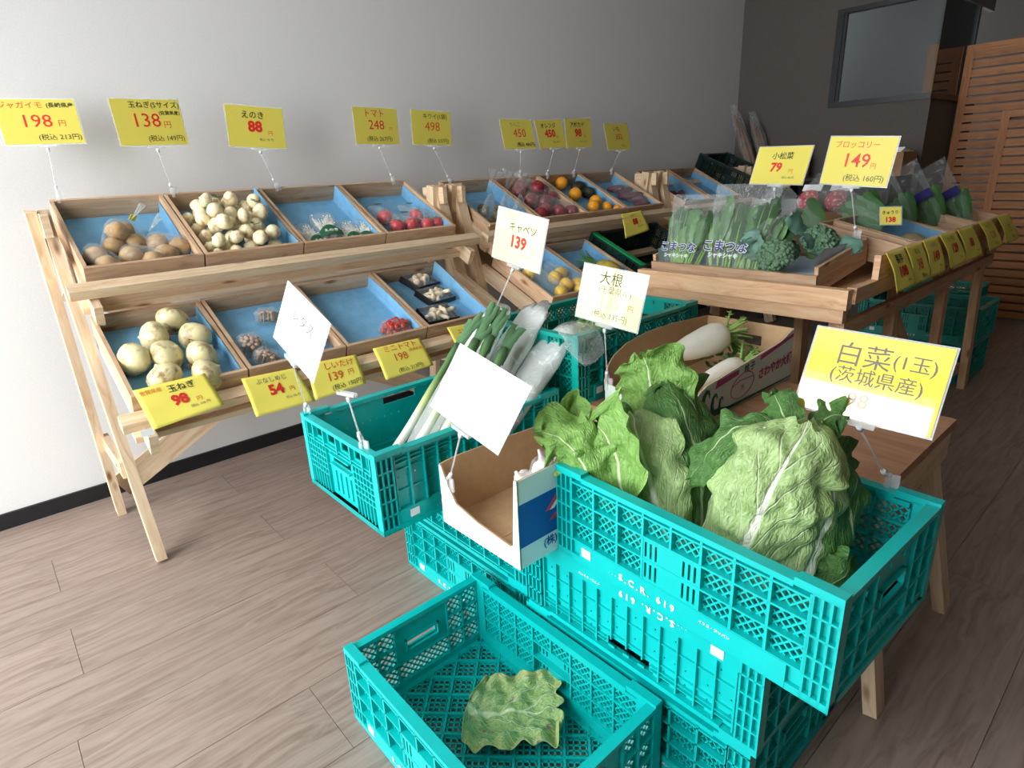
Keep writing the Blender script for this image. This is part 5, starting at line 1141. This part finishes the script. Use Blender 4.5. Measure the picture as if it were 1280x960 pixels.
SG = [
('yellow price card reading 198 above the potatoes, first from the left', (.313, 2.774, 1.47), (.9931, -.1166, .0136), (.0271, .3408, .9397), 'card_wall', [('ジャガイモ', -.20, .36, .165, 'ink_orange', 0), ('(長崎県産', .30, .36, .12, 'ink_black', .015), ('198', -.05, .0, .40, 'ink_red', 0), ('円', .27, -.05, .16, 'ink_orange', 0), ('(税込 213円)', .20, -.36, .15, 'ink_black', 0)], (.30, 2.748, 1.225)),
('yellow price card reading 138 above the small onions', (.624, 2.652, 1.461), (.9982, .0572, .0154), (-.0208, .0958, .9952), 'card_wall', [('玉ねぎ(Sサイズ)', .12, .37, .155, 'ink_black', .005), ('(佐賀県産)', .32, .20, .10, 'ink_black', .012), ('138', -.05, .03, .42, 'ink_red', 0), ('円', .25, -.06, .17, 'ink_orange', 0), ('(税込 149円)', .19, -.36, .15, 'ink_black', 0)], (.67, 2.745, 1.22)),
('yellow price card reading 88 above the enoki packs', (1.018, 2.691, 1.45), (.9974, -.0404, -.059), (.0601, .0274, .9978), 'card_wall', prnt('えのき', '88', '税込  95 円'), (1.08, 2.742, 1.22)),
('yellow price card reading 248 above the tomatoes', (1.558, 2.667, 1.456), (.9997, .0147, -.0181), (.0175, .0379, .9991), 'card_wall', [('トマト', -.03, .33, .24, 'ink_red', 0), ('248', .0, .02, .36, 'ink_red', 0), ('円', .33, -.08, .12, 'ink_orange', 0), ('(税込 267円)', .05, -.36, .16, 'ink_black', 0)], (1.66, 2.745, 1.22)),
('yellow price card reading 498 at the right end of the left rack', (1.872, 2.68, 1.45), (.9993, -.0227, -.0303), (.0307, .0193, .9993), 'card_wall', [('キウイ(1袋)', .1, .33, .18, 'ink_black', 0), ('498', .02, .03, .38, 'ink_orange', 0), ('(税込 537円)', .15, -.38, .15, 'ink_black', 0)], (2.0, 2.742, 1.20)),
('yellow price card reading 450 in thin strokes above the bagged kiwi', (2.447, 2.684, 1.422), (.9994, -.0331, -.0095), (.0167, .2241, .9744), 'card_wall', [('りんご', -.06, .32, .16, 'ink_grey', 0), ('450', .05, .02, .40, 'ink_red', 0), ('(税込 486円)', .20, -.36, .16, 'ink_black', .01)], (2.50, 2.742, 1.20)),
('yellow price card reading 450 in thick print above the apples', (2.676, 2.66, 1.422), (.9994, .011, .033), (-.0346, .2449, .9689), 'card_wall', prnt('オレンジ', '450', '税込 486 円'), (2.72, 2.742, 1.20)),
('yellow price card reading 98 in thick print above the oranges', (2.823, 2.579, 1.42), (.9998, -.0031, .0204), (-.02, .096, .9952), 'card_wall', prnt('アボカド', '98', '税込 106 円'), (2.95, 2.742, 1.20)),
('yellow price card farthest right on the middle rack', (3.167, 2.573, 1.4), (.9996, .0254, .0098), (-.0152, .2214, .9751), 'card_wall', [('いも', -.02, .28, .22, 'ink_black', 0), ('352', .05, -.02, .30, 'ink_red', 0), ('税込', .2, -.36, .12, 'ink_orange', 0)], (3.31, 2.742, 1.20)),
]
for lb, pos, r, u, cd, ln, bs in SG: sign(lb, pos, r, u, W0 if lb.find('thick') < 0 else .215, H0, cd, ln, bs)
sign('yellow price card reading 79 behind the komatsuna bags', (2.465, 1.195, 1.207), (-.0351, -.999, -.0265), (.3503, -.0371, .9359), .215, .145, 'card_wall', [('小松菜', .0, .24, .20, 'ink_black', .012), ('79', -.07, -.06, .32, 'ink_red', .042), ('円', .22, -.16, .13, 'ink_orange', 0), ('税込  85 円', .20, -.33, .07, 'ink_green', 0)], (2.46, 1.19, .93))
sign('yellow price card reading 149 above the broccoli', (2.299, .851, 1.213), (-.0533, -.9963, -.0678), (.1508, -.0752, .9857), .215, .152, 'card_wall', [('ブロッコリー', -.07, .33, .16, 'ink_red', 0), ('149', -.03, .0, .40, 'ink_red', .008), ('円', .24, -.10, .13, 'ink_orange', 0), ('(税込 160円)', .14, -.36, .16, 'ink_black', 0)], (2.395, .862, .965))
sign('price card reading 139 for cabbage, paled to cream by painted glare, above the rear crate', (1.255, 1.394, 1.042), (0, -.9864, -.1645), (.1204, -.1633, .9792), .215, .152, 'card_glare_cream', [('キャベツ', .06, .20, .20, 'ink_black', .004), ('139', .0, -.08, .32, 'ink_red', .042), ('円', .30, -.16, .12, 'ink_faint', 0), ('税込 150 円', .20, -.30, .07, 'ink_faint', 0), ('千葉県産', -.22, .40, .12, 'ink_faint', 0)], (1.235, 1.515, .793))
sign('price card paled to cream by painted glare, with thin strokes, standing on the daikon carton', (1.313, 1.088, .893), (.0504, -.9947, -.0891), (.1907, -.078, .9785), .215, .152, 'card_glare_cream', [('大根', -.03, .30, .26, 'ink_black', 0), ('(千葉県産)', .06, .10, .16, 'ink_grey', 0), ('125', .0, -.12, .32, 'ink_faint', .0), ('円', .34, -.14, .13, 'ink_orange', 0), ('(税込 135円)', .04, -.36, .15, 'ink_grey', 0)], (1.306, 1.09, .642))
sign('price card painted blank white with glare, leaning over the leeks', (.742, .974, .786), (.0653, -.9645, -.2559), (.4631, -.1978, .8639), .215, .152, 'card_glare_white', [], (.725, 1.09, .545))
sign('tilted card painted white with glare, strokes washed faint, at the left corner of the leek crate', (.541, 1.376, .908), (.003, -.9358, -.3525), (.2572, -.3399, .9046), .21, .148, 'card_glare_white', [('レタス', .02, .14, .24, 'ink_grey', 0), ('248', .0, -.12, .32, 'ink_faint', 0)], (.595, 1.555, .645))
sign('yellow price card for napa cabbage at the right of the big crate', (1.132, .35, .865), (.115, -.9922, -.0481), (.47, .0170, .8825), .215, .152, 'card_yellow', [('白菜', -.10, .22, .30, 'ink_grey', 0), ('(1玉)', .27, .24, .21, 'ink_grey', 0), ('(茨城県産)', .03, -.02, .21, 'ink_grey', 0), ('98', -.05, -.29, .24, 'ink_faint', 0)], (1.212, .318, .645))
sign('small yellow card reading 138 standing in the cucumber tray', (2.691, .853, 1.005), (-.1192, -.9912, .0581), (-.1624, .0772, .9837), .075, .065, 'paper_yellow', [('きゅうり', 0, .20, .24, 'ink_black', .02), ('138', .0, -.22, .40, 'ink_red', .05)], None, stand=False)
t = thing('sign_holder', 'clear sign holder without a card clipped to the leek crate', 'sign holder', (.590, 1.235, .640)); clip_stand(t, (0, 0, 0), Vector((-.005, .035, .125)), Vector((.3, -.95, 0)))
# yellow paper tags hanging over the front boards
def tagsheet(label, tl, tr_, br, bl, lines, bulge=.003):
    tl, tr_, br, bl = map(Vector, (tl, tr_, br, bl)); o0 = (tl+tr_)/2; W_ = ((tr_-tl).length+(br-bl).length)/2; H_ = ((tl-bl).length+(tr_-br).length)/2
    n = (tr_-tl).cross(tl-bl).normalized()
    def f(s, q, off=0): p = (tl*(1-s)+tr_*s)*(1-q)+(bl*(1-s)+br*s)*q; return p-o0+n*(bulge*math.sin(PI*q)*(1+.5*math.sin(3*s))+off+bulge*.7*math.sin(q*5+s*4)*q)
    t = thing('price_tag', label, 'price tag', o0)
    me = MB().grid(lambda s, q: f(s, q), 14, 12).mesh('paper', MAT['paper_yellow']); o = obj('paper', me, t); md = o.modifiers.new('thickness', 'SOLIDIFY'); md.thickness = .0005; md.offset = -1
    for body, fx, fy, sz, mat, bold in lines:
        m2 = text_mesh(body, sz*H_, MAT[mat], bold)
        for v in m2.vertices: v.co = f(.5+fx+v.co.x/W_, .5-fy-v.co.y/H_, .0022)
        m2.update(); obj('lettering', m2, t)
tagsheet('yellow tag reading 98 hanging before the big onions', (.258,1.934,.703), (.452,1.934,.706), (.472,1.876,.612), (.275,1.874,.595), [('佐賀県産', -.30, .36, .12, 'ink_orange', 0), ('玉ねぎ', .10, .30, .21, 'ink_black', .01), ('98', .0, -.01, .36, 'ink_red', .042), ('円', .24, -.12, .14, 'ink_orange', 0), ('税込 106 円', .22, -.26, .09, 'ink_grey', 0)])
tagsheet('yellow tag reading 54 hanging under the shimeji tray', (.550,1.934,.662), (.725,1.934,.655), (.75,1.874,.545), (.555,1.874,.548), [('ぶなしめじ', -.02, .32, .16, 'ink_grey', 0), ('54', -.02, .04, .36, 'ink_red', .042), ('円', .24, -.02, .14, 'ink_orange', 0), ('税込 58 円', .20, -.22, .08, 'ink_grey', 0)])
tagsheet('yellow tag reading 139 with handwriting, between the tags 54 and 198', (.757,1.932,.659), (.945,1.932,.650), (.94,1.873,.556), (.750,1.873,.548), [('しいたけ', .10, .30, .24, 'ink_red', 0), ('139', -.03, -.02, .34, 'ink_orange', .01), ('円', .28, .0, .2, 'ink_orange', 0), ('(税込 150円)', .16, -.34, .18, 'ink_black', 0)])
tagsheet('yellow tag reading 198 with handwriting before the cherry tomatoes', (1.013,1.934,.656), (1.216,1.934,.653), (1.226,1.874,.553), (1.02,1.874,.548), [('ミニトマト', .02, .36, .24, 'ink_red', 0), ('198', -.06, .05, .34, 'ink_orange', 0), ('(宮崎県産)', .30, .18, .11, 'ink_orange', 0), ('(税込 213円)', .05, -.36, .16, 'ink_black', 0)])
tagsheet('small yellow tag half hidden behind the leek tips', (1.342,1.932,.668), (1.52,1.932,.660), (1.52,1.874,.57), (1.35,1.874,.57), [('エリンギ', -.05, .25, .2, 'ink_red', 0), ('158', 0, -.05, .3, 'ink_red', .04)])
tagsheet('yellow tag reading 88 hanging from the upper rail of the middle rack', (2.865,2.298,.970), (3.055,2.298,.978), (3.09,2.262,.862), (2.865,2.262,.836), [('みずな', 0, .34, .12, 'ink_grey', 0), ('88', .02, .06, .36, 'ink_red', .042), ('円', .25, -.0, .12, 'ink_orange', 0), ('税込 95 円', .2, -.18, .09, 'ink_grey', 0)])
for lb, x0, x1, xs, ln in (('yellow tag reading 108, first along the aisle edge', 2.215, 2.385, .02, [('長芋', -.02, .26, .24, 'ink_black', .02), ('108', 0, -.06, .36, 'ink_red', .042), ('税込', .2, -.3, .08, 'ink_grey', 0)]),
        ('yellow tag reading 98 in handwriting, second along the aisle edge', 2.395, 2.565, .0, [('にら', 0, .3, .18, 'ink_black', 0), ('98', -.02, -.05, .42, 'ink_orange', 0), ('税込', .1, -.36, .14, 'ink_black', 0)]),
        ('yellow tag reading 149, third along the aisle edge', 2.575, 2.745, -.01, [('いんげん', 0, .32, .14, 'ink_grey', 0), ('149', .02, .0, .36, 'ink_red', .042), ('税込', .2, -.28, .08, 'ink_grey', 0)]),
        ('yellow tag reading 129, fourth along the aisle edge', 2.765, 2.965, .05, [('ピーマン', -.02, .32, .16, 'ink_black', 0), ('129', 0, .02, .36, 'ink_red', .042), ('税込', .2, -.28, .08, 'ink_grey', 0)]),
        ('yellow tag reading 8, fifth along the aisle edge', 2.985, 3.20, .05, [('88', 0, .0, .36, 'ink_red', .04), ('税込', .2, -.3, .08, 'ink_grey', 0)]),
        ('yellow tag with pale print, sixth along the aisle edge', 3.30, 3.51, .08, [('みょうが', -.05, .32, .14, 'ink_grey', 0), ('128', .02, -.02, .34, 'ink_orange', 0), ('税込', .1, -.34, .13, 'ink_grey', 0)]),
        ('yellow tag curling at the far end of the aisle edge', 3.60, 3.82, .08, [('75', .02, -.02, .38, 'ink_orange', 0), ('税込', .1, -.34, .13, 'ink_grey', 0)])):
    tagsheet(lb.replace(' 8,', ' 88,'), (x0, .700, .932), (x1, .700, .928), (x1+xs, .655, .806), (x0+xs+.01, .655, .802), ln, .005)
o = tag(MB().box(-.08, .08, -.0005, .0005, -.055, .042).build('price_tag', MAT['paper_yellow'], None, (4.64, 2.222, 1.075), (-.35, 0, -.1)), 'yellow card lying on the green crate in the far corner', 'price tag'); obj('lettering', txt('98', .05, 'ink_red', .04), o, (0, -.001, 0), (Q, 0, 0))
